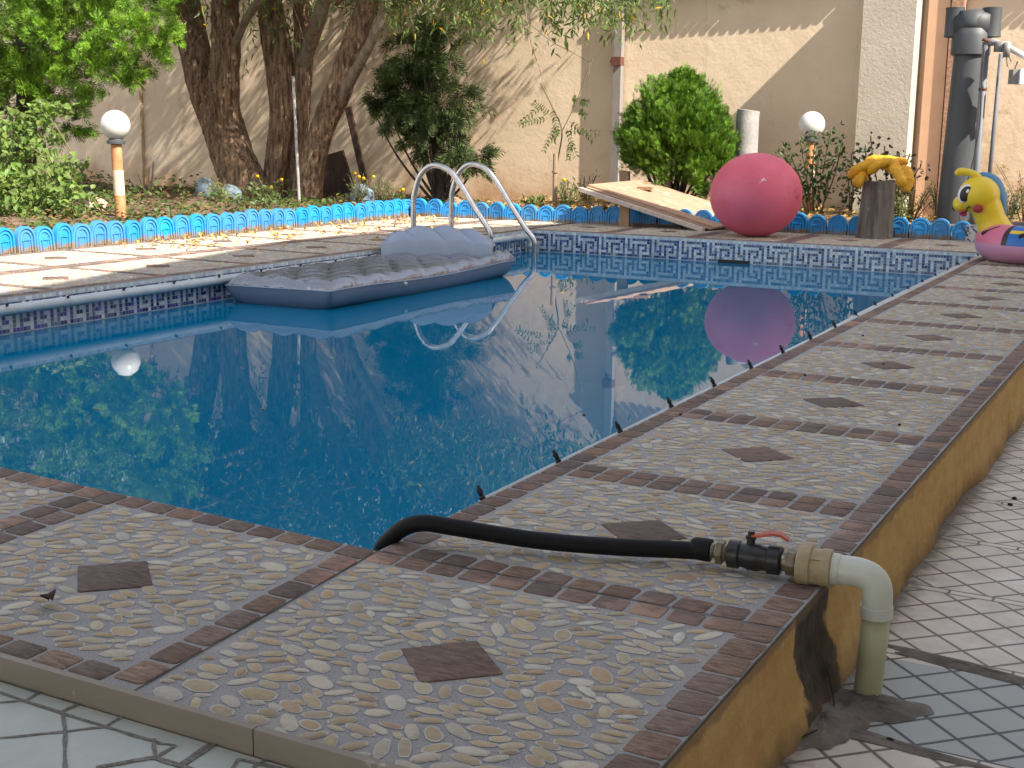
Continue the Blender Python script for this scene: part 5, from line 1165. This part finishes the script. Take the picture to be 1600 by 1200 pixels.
# low flowering plants
def flower_plant(px, py, Y, w_, h_, col, label, yellow=3, n=190, nm='flower_plant', L0=.055, W0=.012):
    b0 = at(px, py, Y); b0.z = .03; st, P, F = [], [], []
    for _ in range(16):
        e = Vector((b0.x+random.uniform(-w_, w_), Y+random.uniform(-.12, .12), .05+h_*random.uniform(.5, 1.05))); m2_ = (b0+e)/2+Vector((0, 0, h_*.12)); st.append([b0, m2_, e])
        for s_ in spline([b0, m2_, e], 6)[3:]:
            for _ in range(max(1, n//190)): P.append(np.array(s_)+rng.normal(0, .028, 3))
        F.append(e)
    t = leafy(nm, label, 'plant', tuple(b0), st, P, col, L0, W0, 'lance', .004, updir=(0, 0, .5))
    for f in F[:yellow]:
        q = MB(); q.ell(f+Vector((0, -.03, .02)), (.026, .018, .022), seg=10, rings=6, col=(.75, .45, .01)); part(q, 'flower', 'dry_leaf', t)
flower_plant(418, 315, 11.0, .22, .30, (.15, .19, .055), 'yellow flowering plant in front of the willow foot', 3)
flower_plant(560, 312, 11.0, .20, .42, (.20, .22, .09), 'tallest yellow flowering plant, right of the white pole', 4)
flower_plant(598, 312, 11.0, .18, .34, (.20, .21, .10), 'sparse pale plant between the yellow flowering plants', 0)
flower_plant(620, 316, 10.95, .16, .26, (.16, .23, .06), 'yellow flowering plant just left of the ladder handrail', 2)
flower_plant(885, 322, 11.6, .18, .36, (.13, .17, .05), 'yellow flowering plant left of the tilted board', 2, L0=.07, W0=.02)
flower_plant(835, 322, 11.6, .12, .16, (.16, .20, .05), 'low leafy plant beside the wooden stake', 0, L0=.08, W0=.035)
flower_plant(915, 300, 12.6, .14, .42, (.17, .19, .08), 'thin pale plant growing by the foot of the drainpipe', 0)
flower_plant(1352, 335, 11.9, .16, .14, (.20, .22, .06), 'low green plant hidden behind the stump', 0)
flower_plant(1425, 338, 12.0, .26, .42, (.22, .25, .055), 'light green bushy plant between stump and standpipe', 0, 380)
flower_plant(1400, 335, 11.8, .16, .34, (.16, .20, .05), 'green bushy plant close behind the wooden stump', 0, 380)
flower_plant(1466, 340, 12.3, .12, .42, (.20, .20, .07), 'thin plant at the foot of the peach post', 0)
flower_plant(1575, 345, 11.9, .12, .45, (.06, .11, .03), 'dark green plant right behind the bee head', 0, 380)
flower_plant(1600, 345, 12.2, .36, .66, (.42, .25, .10), 'tall reddish brown bushy plant at the right frame edge', 0, 570)
flower_plant(1640, 345, 12.0, .40, .60, (.30, .27, .07), 'yellow green bushy plant at the right frame edge', 0, 570)
flower_plant(345, 312, 10.6, .14, .26, (.26, .27, .08), 'tuft of yellowing blades in front of the blue grey rock', 0, L0=.11, W0=.010)
# bare stems by the left lamp
q = MB()
for pts in ([(232, 318), (222, 288), (216, 272)], [(234, 318), (238, 280), (240, 252)], [(236, 318), (232, 290), (233, 262)], [(230, 318), (214, 296), (202, 280)]):
    q.tube(spline([at(x, y, 10.2) for x, y in pts], 4), .012, 6)
tag(q.build('bare_stems', 'bark_dark'), 'bare pruned stems right of the left globe lamp', 'plant')
# ground cover, litter
gm = MB(); P = []
n = 9500; x = rng.uniform(-13, -6.85, n); y = rng.uniform(2.2, 12.6, n); k_ = (np.sin(x*1.7+y*2.1)+np.sin(y*3.3-x)) > -0.6; x, y = x[k_], y[k_]; n = len(x)
P = np.stack([x, y, .05+rng.uniform(0, 1, n)*(.05+.26*np.clip(np.sin(x*2.9+1)*np.sin(y*2.3+x), 0, 1))], 1); leaves(gm, P, rng.normal(0, 1, (n, 3))*np.array([1, 1, .4])+np.array([0, 0, .25]), rng.normal(0, .4, (n, 3))+np.array([0, -.2, 1]), rng.uniform(.05, .09, n), rng.uniform(.03, .05, n), colvar(n, (.10, .15, .04)), 'oval')
tag(gm.build('ground_cover', 'leaf', smooth=False), 'low dark green ground cover in the left bed behind the blue edging', kind='stuff')
lm = MB(); n = 6500; x = np.concatenate([rng.uniform(-6.6, 2.9, n//2), rng.uniform(-13, -6.75, n-n//2)]); y = np.where(x > -6.65, rng.uniform(11.0, 13.5, n), rng.uniform(2, 13.4, n))
P = np.stack([x, y, .09+.03*np.sin(x*2.1+y)+rng.uniform(0, .04, n)], 1); leaves(lm, P, rng.normal(0, 1, (n, 3))*np.array([1, 1, .25]), rng.normal(0, .5, (n, 3))+np.array([0, 0, 1]), rng.uniform(.05, .10, n), rng.uniform(.02, .04, n), np.where(x[:, None] < -6.7, .45, 1.0)*colvar(n, (.38, .25, .10), .4), 'lance')
tag(lm.build('leaf_litter', 'dry_leaf', smooth=False), 'dry brown leaf litter covering the soil of the bed', kind='stuff')
# fallen leaves on the deck: individuals
def fallen(x, y, z, L, W_, col, curl, rz, label, group=None, nm='fallen_leaf'):
    q = MB(); n = 6; vs = []
    for i in range(n+1):
        u = i/n; w_ = W_*math.sin(math.pi*min(.98, max(.03, u)))**.8/2; zz = curl*math.sin(math.pi*u)*L
        for s_ in (-1, 0, 1): vs.append(((u-.5)*L, s_*w_, zz+abs(s_)*w_*.6+.001))
    q.add(vs, [(3*i+k, 3*i+k+1, 3*i+k+4, 3*i+k+3) for i in range(n) for k in range(2)], 0, col); o = q.build(nm, 'dry_leaf'); o.location = (x, y, z); o.rotation_euler = (random.uniform(-.2, .2), random.uniform(-.15, .15), rz); tag(o, label, 'leaf', group); return o
k = 0
for _ in range(170):
    y = random.uniform(5.5, 10.5); x = -6.6+abs(random.gauss(0, .75))
    if x > -4.65: continue
    if x > -5.6 and random.random() < .6: continue
    fallen(x, y, .008, random.uniform(.05, .10), random.uniform(.025, .045), random.choice([(.55, .33, .08), (.48, .26, .07), (.60, .42, .16), (.40, .20, .07)]), random.uniform(.1, .35), random.uniform(0, 6), 'yellow brown fallen leaf on the left deck between the blue edging and the pool', 'fallen leaves on the left deck')
q = MB(); lx, ly = -.405, -.655
vs = []; n = 8
for i in range(n+1):
    u = i/n; w_ = .030*math.sin(math.pi*min(.97, max(.02, u)))**.8; a = u*2.3
    for s_ in (-1, 0, 1): vs.append((lx+.030*(1-math.cos(a))+.012*s_*0, ly-.034*u*1.0+s_*w_*.7+.01, .006+.028*math.sin(a)+.004*abs(s_)))
q.add(vs, [(3*i+k, 3*i+k+1, 3*i+k+4, 3*i+k+3) for i in range(n) for k in range(2)], 0, (.045, .028, .018)); tag(q.build('curled_leaf', 'dry_leaf'), 'dark curled dry leaf standing on the near left deck panel', 'leaf')
for i, (px, py) in enumerate(((1063, 650), (1348, 526), (1529, 510), (912, 651), (1380, 571), (1258, 588), (1405, 666))):
    v = _f + _r*(px-800)/FPX - _u*(py-600)/FPX; tt = (0-CAM[2])/v[2]; p_ = CAM+tt*v
    q = MB(); q.ell((p_[0], p_[1], .006), (.006, .005, .004), fn=lambda d: random.uniform(.6, 1.2)); tag(q.build('dirt_crumb', 'slot_black'), 'dark crumb lying on the right hand pool deck', 'dirt', 'crumbs on the right deck')

for i, (px, py) in enumerate(((300, 803), (412, 640), (655, 760), (150, 640), (735, 690), (520, 560))):
    v = _f + _r*(px-800)/FPX - _u*(py-600)/FPX; tt = (WZ-CAM[2])/v[2]; p_ = CAM+tt*v
    fallen(p_[0], p_[1], WZ+.001, .035, .012, (.45, .42, .22), .03, i*1.3, 'small pale willow leaf floating on the pool water', 'floating leaves')
